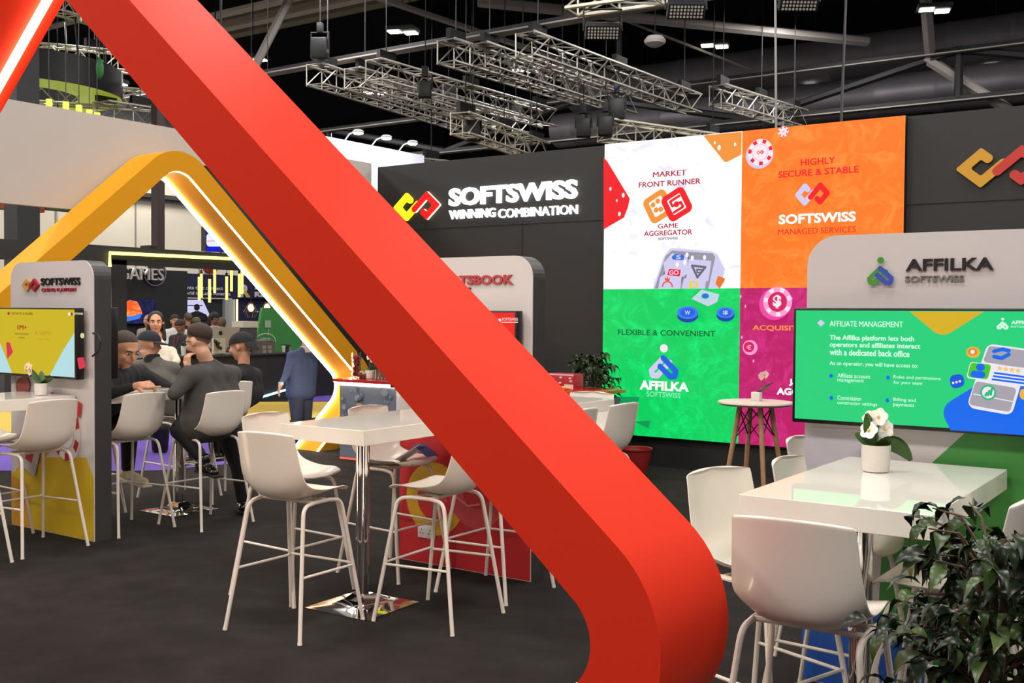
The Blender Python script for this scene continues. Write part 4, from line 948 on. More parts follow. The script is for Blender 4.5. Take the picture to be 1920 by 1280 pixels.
hair_cap(t, hE, R, 1.05, mat('hair_grey', '6a625a', .8), thick=.008)
b = B(); nb = V(jt['neck'])-t.location; b.lathe([(.085, -.05), (.07, .03), (.062, .035), (.062, -.02)], mat('shirt_white', 'd8d8d4', .7), nb, 18); b.build('shirt_collar', t)
hand(t, jt['wrL'], V(0, 0, -1)-RT*.35, RT*-1, skinB, 1.0, 'relaxed', 1)
b = B(); q = V(jt['wrL'])-t.location; b.tube([q+V(0, 0, .03), q-V(0, 0, .012)], .036, mat('shirt_white', 'd8d8d4', .7), 12); b.build('cuff', t)
for a in ('anL', 'anR'): shoe(t, jt[a], V(jt[a])-RT*.2+UP*-.03, mat('shoe_leather', '0c0c0d', .2, coat=.5), mat('sole_black', '161616', .6))
# --- smiling woman in the white cardigan
dF = 13.0; hF = J(292, 605, dF); fF = (EYE-hF).normalized()*V(1, 1, 0).length*1; fF = V((EYE-hF).x, (EYE-hF).y, -.1).normalized()
cream = mat('cardigan_cream', 'd9d2c4', .85, noise=.1, scale=50)
jt = dict(pelvis=J(300, 735, dF), chest=J(302, 680, dF), neck=J(298, 641, dF), shR=J(279, 662, dF), shL=J(321, 660, dF), elL=J(332, 676, dF-.1), wrL=J(312, 690, dF-.3), elR=J(272, 700, dF-.1), wrR=J(290, 705, dF-.3),
          hipL=J(308, 745, dF), hipR=J(292, 745, dF), knL=J(308, 800, dF-.3), knR=J(292, 800, dF-.3), anL=J(308, 843, dF-.1), anR=J(292, 843, dF-.1))
rt = J(300, 846, dF); rt.z = 0
t, R = person('smiling woman with long dark hair in a cream cardigan', rt, jt, mat('skin_warm', 'cf987a', .5), [('cardigan', 'top', cream, 1.06), ('trousers', 'legs', dark_trs, 1.0)], hF, fF, .92, hk=1.12, smile=True, brow='20140f')
P = lambda x, y, z: hF + R @ V(x, y, z)*1.12
dk = mat('hair_dark', '1c1310', .6, noise=.3, scale=40)
put('hair', blob([('e', P(0, -.024, .042), (.1, .105, .102), R), ('c', P(.072, -.02, .02), P(.09, .0, -.2), .024, .028), ('c', P(-.072, -.02, .02), P(-.09, 0, -.18), .024, .028), ('c', P(0, -.07, 0), P(0, -.09, -.22), .08, .06), ('c', P(.1, 0, -.2), P(.12, .05, -.36), .03, .015)], .014, 4), [dk], t)
for a in ('wrL', 'wrR'): hand(t, jt[a], RT*(-1 if a == 'wrL' else 1)-FW*.4, UP, mat('skin_warm', 'cf987a', .5), .95, 'relaxed', 1 if a == 'wrL' else -1)
# --- people of the crowd far behind, heads and shoulders over the counters
CR = [(278, 601, 21, 'bald man in a grey shirt behind the smiling woman', 'b5876b', '8f8e8c', None, (.2, -1, 0)),
 (328, 602, 21, 'man in a white shirt looking sideways beyond the blazer man', 'b98465', 'd2d0cc', '2a2421', (.9, -.4, 0)),
 (338, 612, 20, 'man in a dark jacket with a red lanyard looking down', '9c6b50', '2b3136', '3a2c22', (.1, -.9, -.5)),
 (352, 598, 22.3, 'man in navy, his head just left of the dark cut-out figure', 'c08a6c', '20222e', '5a4a3c', (-.8, .3, 0)),
 (369, 606, 23, 'person with olive hair seen from behind, over the blazer man', '8d7350', '3a3f3a', '5c563e', (0, 1, 0)),
 (402, 598, 21, 'man in a light grey jacket bending towards the long haired woman', '7c5040', '8c8d8c', '1c1614', (.9, -.2, -.35)),
 (416, 607, 22, 'woman with long brown hair seen from behind', 'a87a60', '46362c', '5b4433', (-.3, 1, -.1))]
for x, y, d, lab, sk, cl, hr, f in CR:
    h = J(x, y, d); up = V(0, 0, 1); s = RT if abs(f[1]) > .5 else FW
    s = V(f).cross(up).normalized(); g = lambda a, z, fo=0: h + s*a + up*z + V(f[0], f[1], 0).normalized()*fo
    jt = dict(pelvis=g(0, -.72), chest=g(0, -.42), neck=g(0, -.16), shR=g(.19, -.23), shL=g(-.19, -.23), elR=g(.24, -.5, .05), elL=g(-.24, -.5, .05), wrR=g(.14, -.58, .26), wrL=g(-.14, -.58, .26), hipR=g(.09, -.75), hipL=g(-.09, -.75), knR=g(.1, -1.1, .08), knL=g(-.1, -1.1, .08), anR=g(.1, .09-h.z), anL=g(-.1, .09-h.z))
    rt = V(h.x, h.y, 0); skm = mat('skin_'+sk, sk, .55)
    t, R = person(lab, rt, jt, skm, [('top', 'top', mat('cloth_'+cl, cl, .85), 1.08), ('trousers', 'legs', dark_trs, 1.0)], h, f, 1.0, face=f[1] < .3, hk=1.05, vox=.02)
    for w in ('wrR', 'wrL'): hand(t, jt[w], f, V(0, 0, 1), skm, 1.0, 'relaxed', 1 if w == 'wrR' else -1)
    for a in ('anR', 'anL'): shoe(t, jt[a], V(jt[a])+V(f[0], f[1], 0).normalized()*.2, mat('shoe_dark', '151416', .5))
    if hr:
        hm = mat('hair_'+hr, hr, .8); hair_cap(t, h, R, 1.05, hm, thick=.014)
        if 'long' in lab and 'woman' in lab:
            P = lambda a, b2, c: h + R @ V(a, b2, c)
            put('long_hair', blob([('e', P(0, -.03, .03), (.1, .11, .11), R), ('c', P(0, -.08, 0), P(0, -.1, -.3), .09, .06)], .02, 3), [hm], t)
    if 'lanyard' in lab:
        b = B(); b.tube([g(.06, -.18, .08)-t.location, g(0, -.5, .19)-t.location, g(-.06, -.18, .08)-t.location], .008, mat('lanyard_red', 'b02a4a', .6), 6); b.build('lanyard', t)
# ================================================================ neighbouring booths seen through the yellow arch
def pbox(Xp, x0, x1, y0, y1, dep, m, b=None, off=V(0, 0, 0)):
    a, c = atX(x0, (y0+y1)/2, Xp), atX(x1, (y0+y1)/2, Xp); xm_ = (x0+x1)/2; z1, z0 = atX(xm_, y0, Xp).z, atX(xm_, y1, Xp).z
    b = b or B(); b.box(V(Xp-dep/2, (a.y+c.y)/2, (z0+z1)/2)-off, (dep, abs(c.y-a.y), abs(z1-z0)), m); return b
def xcanvas(Xp, off=V(0, 0, 0)): return Canvas((Xp+.002, 0, 0), (0, 1, 0), (0, 0, 1), (1, 0, 0), sub=off)
def floor_patch(name, pts, m, h):
    b = B(); b.face([V(atZ(x, y).x, atZ(x, y).y, h) for x, y in pts], m); structure(b.build(name))
purple, ylw = mat('carpet_purple', '5a3fa0', .9, noise=.15, scale=5), mat('carpet_yellow', 'c9a840', .85, noise=.1, scale=5)
floor_patch('floor_purple', [(-80, 882), (150, 884), (300, 882), (450, 868), (450, 806), (-80, 812)], purple, .004)
floor_patch('floor_yellow', [(-80, 812), (450, 806), (520, 790), (640, 778), (640, 753), (-80, 756)], ylw, .004)
floor_patch('floor_violet', [(540, 753), (660, 752), (660, 722), (540, 724)], purple, .004)
ink = mat('booth_black', '1d1d20', .6); strip_y = emit('strip_yellow', 'fff27a', 3.0); strip_c = emit('strip_cyan', 'a8f2f6', 2.5)
# black portal with the yellow light strip
Xp = -12.2; t = thing('light_portal', 'black portal frame with a yellow light strip along its upper edge', 'portal', (Xp, 9.4, 0)); L = t.location
pbox(Xp, -60, 640, 466, 499, .12, ink, off=L).build('beam', t)
b = B(); a = atX(208, 600, Xp); c = atX(238, 600, Xp); b.box(V(Xp-.2, (a.y+c.y)/2, 1.19)-L, (.4, c.y-a.y, 2.38), ink); b.build('post', t)
b = B(); a = atX(640, 600, Xp); b.box(V(Xp-.2, a.y+1.2, 1.19)-L, (.4, .3, 2.38), ink); b.build('post', t)
b = B(); q = [atX(x, y, Xp+.03)-L for x, y in ((206, 500), (206, 474), (560, 491))]; b.tube(q, .024, strip_y, 6); b.build('light_strip', t)
b = B(); q = [atX(x, y, Xp+.03)-L for x, y in ((206, 502), (208.5, 600))]; b.tube(q, .012, mat('cable_grey', '84827c', .5), 6); b.build('cable', t)
b = B(); q = atX(296, 468, Xp)-L; b.box(q+V(-.2, 0, .03), (.2, .12, .06), ink); b.build('junction_box', t)
# dark booth wall with the old style GAMES lettering
Xp = -19; t = thing('booth_wall', 'black neighbouring booth wall with big silver letters and a ring', 'booth', (Xp, 14, 0)); L = t.location
b = B(); a, c = atX(150, 560, Xp), atX(351.5, 560, Xp); zt2 = atX(300, 506, Xp).z; b.box(V(Xp-.1, (a.y+c.y)/2, zt2/2)-L, (.2, c.y-a.y, zt2), mat('booth_black', '1d1d20')); b.build('panel', t)
cv = xcanvas(Xp+.06, L)
silver = mat('letter_silver', 'c9c6c0', .35, metal=.4)
u0, v0 = cv.px(291, 511); r = abs(cv.px(291, 487)[1]-v0)
cv.poly(circle(u0, v0, r*.82, 30), mat('ring_ink', '22222a', .5)); cv.stroke([(u0+r*math.cos(a*.1), v0+r*math.sin(a*.1)) for a in range(-28, 28)], r*.09, mat('ring_grey', '77758a', .4)); cv.stroke([(u0+r*.78*math.cos(a*.1), v0+r*.78*math.sin(a*.1)) for a in range(-30, 8)], r*.09, mat('ring_violet', '3b3a55', .4)); cv.build('ring', t, 0)
cv = xcanvas(Xp+.1, L); cv.ptext('GAMES', 222, 305, 502, 524.5, silver, .05, .05); cv.build('lettering', t, 0)
pbox(Xp, 205, 229, 495, 640, .6, ink, off=L).build('pilaster', t)
b = B(); q = atX(225, 532, Xp+.3)-L; b.ell(q, (.07, .1, .1), emit('spot_glow', 'cfd4c8', .8)); b.build('spot', t)
q = atX(219, 510, Xp+.08)-L; b = B(); b.box(q, (.05, .12, .12), mat('notice_white', 'c8c6c2', .6)); b.build('notice', t)
t = thing('television', 'television with a glowing orange and blue picture on the black booth wall', 'television', atX(258, 582, Xp+.1), 0); L = t.location
pbox(Xp+.12, 228, 291, 559.5, 607, .08, mat('bezel_black', '0d0d0e'), off=L).build('bezel', t)
cv = xcanvas(Xp+.125, L); cv.ppoly([(229, 561), (290, 561), (290, 606), (229, 606)], led('tv_night', '0c1038', '2a2e78', 1, 3))
cv.poly(rounded(cv.pxs([(229, 570), (244, 562), (258, 566), (267, 586), (262, 597), (229, 604)]), .05), led('tv_fire', 'ff5a20', 'ffd070', 1.1, 3)); cv.poly(rounded(cv.pxs([(229, 594), (250, 592), (268, 585), (262, 597), (232, 604)]), .03), E('tv_azure', '3f7df0')); cv.build('picture', t, 0)
# navy banner booth
Xp = -21; t = thing('banner_booth', 'navy banner over a booth with two lines of white lettering', 'booth', (Xp, 18, 0)); L = t.location
nv = mat('banner_navy', '23264a', .6)
pbox(Xp, 351, 620, 518, 560, .3, nv, off=L).build('banner', t)
cv = xcanvas(Xp+.02, L); wtm = mat('banner_white', 'd5d5dc', .6); cv.ptext('ents that connect', 346, 418, 536, 543, wtm, .02); cv.ptext('world to Latin America', 340, 432, 546.5, 553, wtm, .02)
cv.ptext('R', 450, 469, 533, 557, wtm, .06); cv.ppoly([(456, 545), (461, 545), (469.5, 556.5), (463, 556.5)], mat('banner_yellow', 'd8bc30', .6)); cv.ptext('F', 477.5, 485, 532, 542.5, wtm, .05); cv.ptext('Re', 477, 497, 547, 557, wtm, .05); cv.build('lettering', t, 0)
pbox(Xp-.1, 351, 425, 560, 720, .2, mat('booth_graphite', '2a2c32', .6), off=L).build('side_panel', t)
pbox(Xp-.1, 445, 620, 560, 720, .2, mat('booth_indigo', '24224a', .6), off=L).build('back_panel', t)
pbox(Xp, 422, 441, 561, 720, .25, mat('column_grey', 'a8aab0', .6), off=L).build('column', t)
b = B(); b.tube([atX(444.5, 561, Xp+.05)-L, atX(444.5, 612, Xp+.05)-L], .025, emit('strip_warm', 'ffe9a0', 2.5), 6); b.build('light_strip', t)
cv = xcanvas(Xp-.08, L); cv.poly(rounded(cv.pxs([(351, 562), (380, 562), (395, 594), (392, 596), (351, 588)]), .01), E('panel_lilac', 'cfcdf2')); cv.stroke(cv.pxs([(351, 572.5), (379, 572.5)]), .02, E('panel_ink', '3a3a50'))
cv.disc(369, 576, 5.5, ink, 6.5); cv.poly(rounded(cv.pxs([(351, 600), (353, 588), (366, 583), (372, 583), (386, 589), (394, 600)]), .03), ink); o = cv.build('poster', t, 0); o['label'] = 'lilac lit poster with a dark head and shoulders'
# things hanging over the neighbours
t = thing('blue_display', 'white and blue hanging display high behind the yellow arch', 'display', atX(408, 450, -24)); L = t.location
pbox(-24, 386, 470, 428, 473, .2, ink, off=L).build('case', t); cv = xcanvas(-23.99, L); cv.ppoly([(387, 430), (470, 430), (470, 472), (387, 472)], E('display_blue', '1218c8')); cv.poly(rounded(cv.pxs([(387, 438), (418, 438), (418, 462), (387, 462)]), .1), E('display_white', 'eef0ff')); cv.stroke(cv.pxs([(389, 452), (410, 451)]), .03, E('display_rose', 'e8a8c0')); cv.build('picture', t, 0)
b = B(); q = V(0, .3, .0); b.tube([V(-.1, 0, .5), V(-.1, 0, 15-L.z)], .02, steel_dark, 5); b.build('hanger', t)
t = thing('round_sign', 'round red hanging sign with dark script behind the yellow pendants', 'sign', atX(394, 497, -26)); L = t.location
b = B(); R9 = Matrix.Rotation(PI/2, 3, 'Y'); q = [V(0, .24*0, 0)]; b.rings([[V(x, .27*math.cos(2*PI*j/28), .27*math.sin(2*PI*j/28)) for j in range(28)] for x in (-.05, .05)], mat('sign_scarlet', 'a82420', .5)); b.build('disc', t)
cv = Canvas(L+V(.055, 0, 0), (0, 1, 0), (0, 0, 1), (1, 0, 0), sub=L); cv.stroke([(-.14, .02), (-.08, .1), (-.03, -.02), (.02, .1), (.07, -.02), (.14, .06)], .03, mat('script_dark', '5a1412', .6)); cv.build('script', t, 0)
b = B(); b.tube([V(0, 0, .25), V(0, 0, 15-L.z)], .015, steel_dark, 5); b.build('hanger', t)
t = thing('pendant_canopy', 'round black canopy plate holding the yellow tube pendants', 'lamp', atX(414, 491, -14.5)); L = t.location
b = B(); b.lathe([(.02, .05), (.74, .05), (.74, -.02), (.02, -.02)], mat('booth_black', '1d1d20')); b.build('plate', t)
b = B(); b.tube([V(0, 0, .04), V(0, 0, 15-L.z)], .02, steel_dark, 5); b.build('hanger', t)
cz = L.z
for i, (x, y0, y1, w, dx) in enumerate(((373.5, 519, 563, 'leftmost of the hanging yellow tubes', 0), (377.5, 513, 558, 'second hanging yellow tube, touching the leftmost', .25), (393, 523, 567, 'lowest of the hanging yellow tubes', .1), (402.5, 504, 549, 'hanging yellow tube in front of the red disc', -.2),
      (425, 518, 562, 'hanging yellow tube left of the tallest one', 0), (434, 500, 546, 'highest of the hanging yellow tubes', .2), (448.5, 513, 557, 'hanging yellow tube right of the highest one', -.1), (454, 506, 551, 'rightmost hanging yellow tube beside the arch', .15))):
    Xq = -14.5+dx; a, c = atX(x, y0, Xq), atX(x, y1, Xq); t = thing('tube_pendant', w, 'lamp', c, 0, 'yellow tube pendants'); h = a.z-c.z
    b = B(); b.tube([(0, 0, 0), (0, 0, h)], .024, emit('tube_yellow', 'fff08a', 1.25), 10); b.build('tube', t)
    b = B(); b.tube([(0, 0, h), (0, 0, h+.06)], .02, ink, 8); b.tube([(0, 0, h), (0, 0, cz-c.z)], .005, ink, 5); b.build('cord', t)
for x, y, w in ((470.5, 577, 'bulb pendant in a wire cage left of the green panel'), (501, 576, 'bulb pendant over the top of the green panel')):
    q = atX(x, y, -16.6); t = thing('bulb_pendant', w, 'lamp', q, 0, 'caged bulb pendants')
    b = B(); b.ell((0, 0, 0), (.06, .06, .075), emit('bulb_warm', 'ffe2a0', 5)); b.build('bulb', t)
    b = B(); br = mat('cage_brass', '7a6234', .4, metal=.6)
    for k in range(6):
        a = k*PI/3; b.tube([(.03*math.cos(a), .03*math.sin(a), .1), (.15*math.cos(a), .15*math.sin(a), -.08), (.07*math.cos(a), .07*math.sin(a), -.2)], .006, br, 5)
    b.tube([(.15*math.cos(k*PI/6), .15*math.sin(k*PI/6), -.08) for k in range(13)], .006, br, 5); b.build('cage', t)
    b = B(); b.tube([(0, 0, .09), (0, 0, 15-q.z)], .006, ink, 5); b.build('cord', t)
# dark counter of the neighbours with its curved cyan light
Xp = -15.6; t = thing('dark_counter', 'long dark counter of the neighbouring booth with a curved cyan light', 'counter', (Xp, 13.6, 0)); L = t.location
a, c = atX(215, 663, Xp), atX(650, 663, Xp); H = .88
b = B(); b.box(V(Xp-.3, (a.y+c.y)/2, H/2)-L, (.6, c.y-a.y, H), mat('counter_dark', '29272a', .5)); b.build('front', t)
b = B(); b.box(V(Xp-.28, (a.y+c.y)/2, H+.02)-L, (.7, c.y-a.y+.04, .04), mat('counter_top_dark', '3a3a3d', .35), bev=.006); b.build('worktop', t)
b = B(); q = [atX(x, y, Xp+.03)-L for x, y in ((440, 752), (462, 750), (480, 746.5), (500, 741.5), (526, 733.5), (560, 724))]; b.tube(q, .022, strip_c, 6); b.build('light_strip', t)
b = B(); q = [atX(x, y, Xp+.03)-L for x, y in ((318, 753), (370, 753))]; b.tube(q, .022, strip_c, 6); b.build('light_strip', t)
ctop = H+.04
def on_counter(x, y=None, dx=-.2): q = atX(x, 660, Xp+dx); return V(q.x, q.y, ctop)
t = thing('computer_monitor', 'back of a large silver computer monitor with a dark fruit emblem', 'monitor', on_counter(420, dx=-.1)); L = t.location
sil = mat('monitor_silver', 'bcb3a4', .4, metal=.2)
pbox(Xp-.1, 395, 449, 613, 650, .03, sil, off=L).build('shell', t)
b = B(); b.box((-.06, 0, .012), (.2, .24, .012), sil, bev=.004); b.box((-.06, 0, .1), (.012, .16, .2), sil); b.build('stand', t)
cv = xcanvas(Xp-.098, L); u, v = cv.px(414, 624.5); k = .045; ek = mat('emblem_black', '141414', .5)
cv.poly(circle(u-.45*k, v, .62*k, 16, .8*k), ek); cv.poly(circle(u+.3*k, v, .62*k, 16, .8*k), ek); cv.poly(circle(u+1.0*k, v+.1*k, .36*k, 12), sil); cv.poly(circle(u+.1*k, v+1.05*k, .16*k, 10, .36*k, -.5), ek); cv.build('emblem', t, 0)
t = thing('tabletop_device', 'pale upright device with black fittings in front of the monitor', 'device', on_counter(410, dx=-.0)); L = t.location
pbox(Xp, 401, 423, 634, 662.5, .06, mat('device_cream', 'c9c3b0', .6), off=L).build('case', t)
b = B()
for k, (x, y) in enumerate(((404, 640), (408, 648), (413, 652), (409, 643))): b.ell(atX(x, y, Xp+.05)-L, (.03, .04, .03), mat('fitting_black', '19191b', .5))
b.tube([atX(402, 636, Xp+.05)-L, atX(407, 650, Xp+.06)-L, atX(415, 655, Xp+.05)-L], .014, mat('fitting_black', '19191b'), 6); b.build('fittings', t)
t = thing('coffee_machine', 'grey coffee machine with a pale top left of the green panel', 'machine', on_counter(463, dx=-.35)); L = t.location
pbox(Xp-.2, 449, 482, 616, 658, .35, mat('machine_grey', '5c5d62', .35, metal=.4), off=L).build('body', t)
pbox(Xp-.18, 456, 484, 602, 614, .32, mat('machine_cream', 'cbc6b4', .5), off=L).build('top', t)
pbox(Xp-.16, 466, 477, 632, 645, .36, mat('fitting_black', '19191b'), off=L).build('spout', t)
t = thing('green_panel', 'tall green slanted panel with a hand drawn circle, beside the arch', 'panel', (Xp-.62, atX(530, 640, Xp-.6).y, 0)); L = t.location
cv = xcanvas(Xp-.55, L); pts = cv.pxs([(476, 668), (492, 577), (560, 576), (610, 576), (610, 668)]); pts = [(pts[0][0], .0)] + pts[:4] + [(pts[4][0], .0)]
cv.solid(pts, -.06, mat('panel_green', '3f8c45', .6)); cv.face([cv.P(*q) for q in (pts[::-1] if sum(pts[i-1][0]*pts[i][1]-pts[i][0]*pts[i-1][1] for i in range(6)) < 0 else pts)], mat('panel_green', '3f8c45')); cv.build('board', t, 0)
cv = xcanvas(Xp-.54, L); wc = mat('chalk_white', 'c4d4c2', .7); u, v = cv.px(498, 641); cv.stroke([(u+.27*math.cos(a*.2), v+.17*math.sin(a*.2)) for a in range(0, 17)], .022, wc); cv.stroke(cv.pxs([(502, 629), (504, 621), (503, 616)]), .014, wc); cv.ptext('KEEP IN', 489, 506, 633, 637, wc, .03); cv.stroke(cv.pxs([(483, 639.5), (513, 639)]), .02, wc); cv.build('chalk_drawing', t, 0)
cv = xcanvas(Xp-.535, L); cv.ppoly([(496.5, 600.5), (508, 600.5), (508, 614), (496.5, 614)], mat('plate_green', '9fb79f', .6)); cv.build('notice', t, 0)
t = thing('gift_house', 'grey house shaped gift box standing before the green panel', 'box', on_counter(501, dx=-.1)); L = t.location
gb = mat('box_greybrown', '5d5652', .7); pbox(Xp, 485, 515, 641, 664, .22, gb, off=L).build('case', t)
b = B(); q = [atX(x, y, Xp)-L for x, y in ((485, 641), (515, 641), (509, 636.5), (491, 636.5))]; b.rings([[p for p in q], [p+V(-.22, 0, 0) for p in q]], gb); b.build('roof', t, 0)
cv = xcanvas(Xp+.003, L)
for x, y in ((495.5, 650.5), (505.5, 650.5), (496, 658.5), (506, 658.5)): cv.ppoly([(x-3.5, y-3), (x+3.5, y-3), (x+3.5, y+3), (x-3.5, y+3)], mat('box_window', '8f857a', .7))
cv.build('windows', t, 0)
for x, h, w, cc in ((532, .13, 'cream lidded paper cup on the dark counter, leftmost of three', 'd5cfb8'), (538, .12, 'dark lidded paper cup between two others on the dark counter', '2f3136'), (543, .11, 'grey lidded paper cup on the dark counter nearest the blue suit', '8a8f90')):
    t = thing('paper_cup', w, 'cup', on_counter(x, dx=-.15), 0, 'paper cups on the dark counter')
    b = B(); b.lathe([(.028, 0), (.04, h), (.036, h)], mat('cup_'+cc, cc, .6)); b.build('cup', t); b = B(); b.lathe([(.042, h), (.042, h+.015), (.03, h+.022), (.005, h+.022)], mat('lid_black', '1b1b1d', .5)); b.build('lid', t)
t = thing('paper_cup', 'white paper cup held up before the man with the lanyard', 'cup', J(344, 630, 15.4), 0, 'paper cups on the dark counter'); t.location = on_counter(344, dx=-.05)
b = B(); b.lathe([(.035, 0), (.048, .17), (.043, .17)], mat('cup_white', 'd8d6d0', .6)); b.build('cup', t)
# --- black ring canopy, column and trusses at the top left
t = thing('ring_canopy', 'big black hanging ring with a yellow green lit inside at the top left', 'canopy', J(40, 178, 24)); L = t.location
rr, hh = 2.15, .62
b = B(); n = 56
b.rings([[V(r*math.cos(2*PI*j/n), r*math.sin(2*PI*j/n), z) for j in range(n)] for r, z in ((rr, 0), (rr, hh), (rr-.05, hh), (rr-.05, 0))], mat('booth_black', '1d1d20'), cap=False); b.build('band', t)
b = B(); b.rings([[V(r*math.cos(2*PI*j/n), r*math.sin(2*PI*j/n), z) for j in range(n)] for r, z in ((rr-.02, -.005), (rr-.95, -.005), (rr-.95, .02), (rr-.02, .02))], emit('ring_lime', '8d9a2c', .9), cap=False); b.build('lit_underside', t)
for k in range(3):
    a = k*2*PI/3; b = B(); b.tube([V(rr*math.cos(a), rr*math.sin(a), hh), V(rr*math.cos(a)*.6, rr*math.sin(a)*.6, 15-L.z)], .02, steel_dark, 5); b.build('hanger', t)
for i, (x, y, y1) in enumerate(((92, 186, 199), (123.5, 191, 206), (148, 197, 209), (167.5, 206, 212), (182, 211, 215))):
    d = 19; a, c = J(x, y, d), J(x, y1, d); t = thing('tube_pendant', ['first', 'second', 'third', 'fourth', 'fifth'][i] + ' small yellow tube from the left above the white fascia edge', 'lamp', c, 0, 'small yellow tubes above the fascia')
    b = B(); b.tube([(0, 0, -.3), a-c], .055, emit('tube_lime', 'e8f060', 1.3), 8); b.build('tube', t); b = B(); b.tube([a-c, a-c+V(0, 0, 15-a.z)], .008, ink, 5); b.build('cord', t)
b = B(); q = J(40, 150, 20); b.box((q.x, q.y, 7.5), (.45, .45, 15), mat('column_black', '26262a', .7)); tag(b.build('hall_column'), 'square black hall column beside the red light strip', 'column')
b = B(); q = J(296, 220, 23); b.box((q.x, q.y, 7.5), (.2, .2, 15), mat('column_red_lit', '3a2c2e', .7)); tag(b.build('hall_column'), 'thin dark hall column behind the yellow arch top', 'column')  # red light on the column put into its dark base colour
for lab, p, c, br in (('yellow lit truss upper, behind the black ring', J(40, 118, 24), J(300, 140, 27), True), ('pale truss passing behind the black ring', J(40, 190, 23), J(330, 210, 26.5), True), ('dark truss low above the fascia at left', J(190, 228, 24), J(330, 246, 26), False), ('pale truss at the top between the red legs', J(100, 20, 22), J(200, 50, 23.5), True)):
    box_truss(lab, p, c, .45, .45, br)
q = J(187, 128, 22); b = B(); b.ell(q, (.09, .07, .22), mat('balloon_green', '1f7a34', .5)); b.tube([q, V(q.x, q.y, 15)], .008, ink, 5); tag(b.build('hanging_balloon'), 'small green shape hanging in front of the yellow lit truss', 'decoration')
# arm lamps on the header board, shining back at it
for x, y, x2, y2, w in ((648, 257, 669, 247, 'arm lamp on the bluish header board nearest the red beam'), (698, 268, 722, 257, 'middle arm lamp on the bluish header board'), (749, 278, 771, 267, 'arm lamp on the bluish header board nearest its end')):
    a = atX(x, y, -11.5); a.z = 4.36; t = thing('arm_lamp', w, 'lamp', a, 0, 'arm lamps on the header board'); c = J(x2, y2, (a-EYE).dot(FW)-.45)-a
    b = B(); b.tube([(-.03, 0, -.02), c*.35+V(0, 0, .05), c*.75+V(0, 0, .03), c], .012, mat('arm_white', 'd5d5d5', .4), 7); b.build('arm', t)
    b = B(); b.ell(c+V(.03, 0, 0), (.085, .085, .035), mat('head_white', 'd0d0d0', .4)); b.build('head', t)
    b = B(); b.ell(c+V(.03, 0, -.025), (.075, .075, .02), emit('arm_glow', 'ffffff', 14)); b.build('lit_lens', t)
    p = a + c + V(.04, 0, -.1); area(p.x, p.y, p.z, 7, .12, .12, (.82, .87, 1), (0, math.radians(40), 0), 'arm_lamp_light')
for lab, x0, x1, y0, y1, hx in (('red header strip of a far booth under the left end of the white fascia', -40, 84, 379, 393, 'a8472c'), ('green header strip of a far booth beside the red one', 86, 142, 386, 395, '3f5a34')):
    t = thing('far_header', lab, 'fascia', atX((x0+x1)/2, y1, -22)); pbox(-22, x0, x1, y0, y1, .2, mat('header_'+hx, hx, .7), off=t.location).build('board', t)
    b = B(); b.tube([V(-.1, 0, .05), V(-.1, 0, 15-t.location.z)], .012, ink, 5); b.build('hanger', t)
# ================================================================ the bar with the red top
t = thing('bar_counter', 'bar counter with a red top, glowing edge and rain drop graphic', 'counter', (-7.0, 9.1, 0)); L = t.location
b = B(); b.box(V(-7.06, 9.42, .43)-L, (3.4, .6, .86), mat('bar_grey', '6d7480', .5)); b.build('carcass', t)
b = B(); b.box(V(-7.06, 9.4, .925)-L, (3.5, .72, .035), mat('bar_red', 'b41c1a', .15, coat=.5), bev=.003); b.build('worktop', t)
b = B(); b.box(V(-7.06, 9.1, .887)-L, (3.44, .05, .04), emit('bar_glow', 'fff0d8', 5)); b.build('light_strip', t)
b = B(); b.box(V(-7.06, 9.14, .012)-L, (3.4, .05, .02), emit('bar_glow_red', 'ff5a40', 1.6)); b.build('light_strip', t)
cv = Canvas((0, 9.117, 0), (1, 0, 0), (0, 0, 1), (0, -1, 0), sub=L); xa, xb, xc = -8.76, atY(743, 780, 9.117).x, -5.36
cv.rect(xa, .03, xb, .86, mat('rain_blue', '69727f', .4, noise=.15, scale=2)); cv.rect(xb, .03, xc, .86, mat('rain_white', 'cfcdd2', .4))
dr, dd = mat('drop_light', '8f98a6', .3), mat('drop_dark', '58616f', .3); random.seed(5)
for k in range(34):
    u, v, r = random.uniform(xa+.05, xb-.05), random.uniform(.3, .82), random.choice((.008, .012, .02, .03)); cv.poly(circle(u, v, r*1.15, 14, r*1.25), dd); cv.poly(circle(u+.002, v+.003, r, 14, r*1.05), dr)
for u, v, r in ((-8.02, .82, .06), (-8.42, .75, .03)): cv.poly([(u-r, .85), (u+r, .85), (u, v-r)], dd); cv.poly(circle(u, v, r*.8, 16), dr)
cv.disc(680, 758, 6, mat('drop_orange', 'b98a5a', .5), 3); o = cv.build('front_graphic', t, 0)
CT = .9425
def on_bar(x, y=9.35): q = atY(x, 712, y); return V(q.x, y, CT)
q = on_bar(668, 9.3); t = thing('glass_vase', 'tall clear glass cylinder filled with red sweets on the bar', 'vase', q)
gl = glass_mat('clear_glass')
b = B(); b.lathe([(.005, .004), (.055, .004), (.055, .30), (.049, .30), (.049, .012), (.005, .012)], gl, n=24, cap=False); b.build('glass', t)
b = B(); random.seed(3)
for k in range(170): a, r = random.uniform(0, 2*PI), random.uniform(.01, .036); b.ell((r*math.cos(a), r*math.sin(a), .025+.24*k/170), (.0115, .0115, .01), mat('sweet_red', '8f1a22', .25), u=8, v=6)
o = b.build('sweets', t)
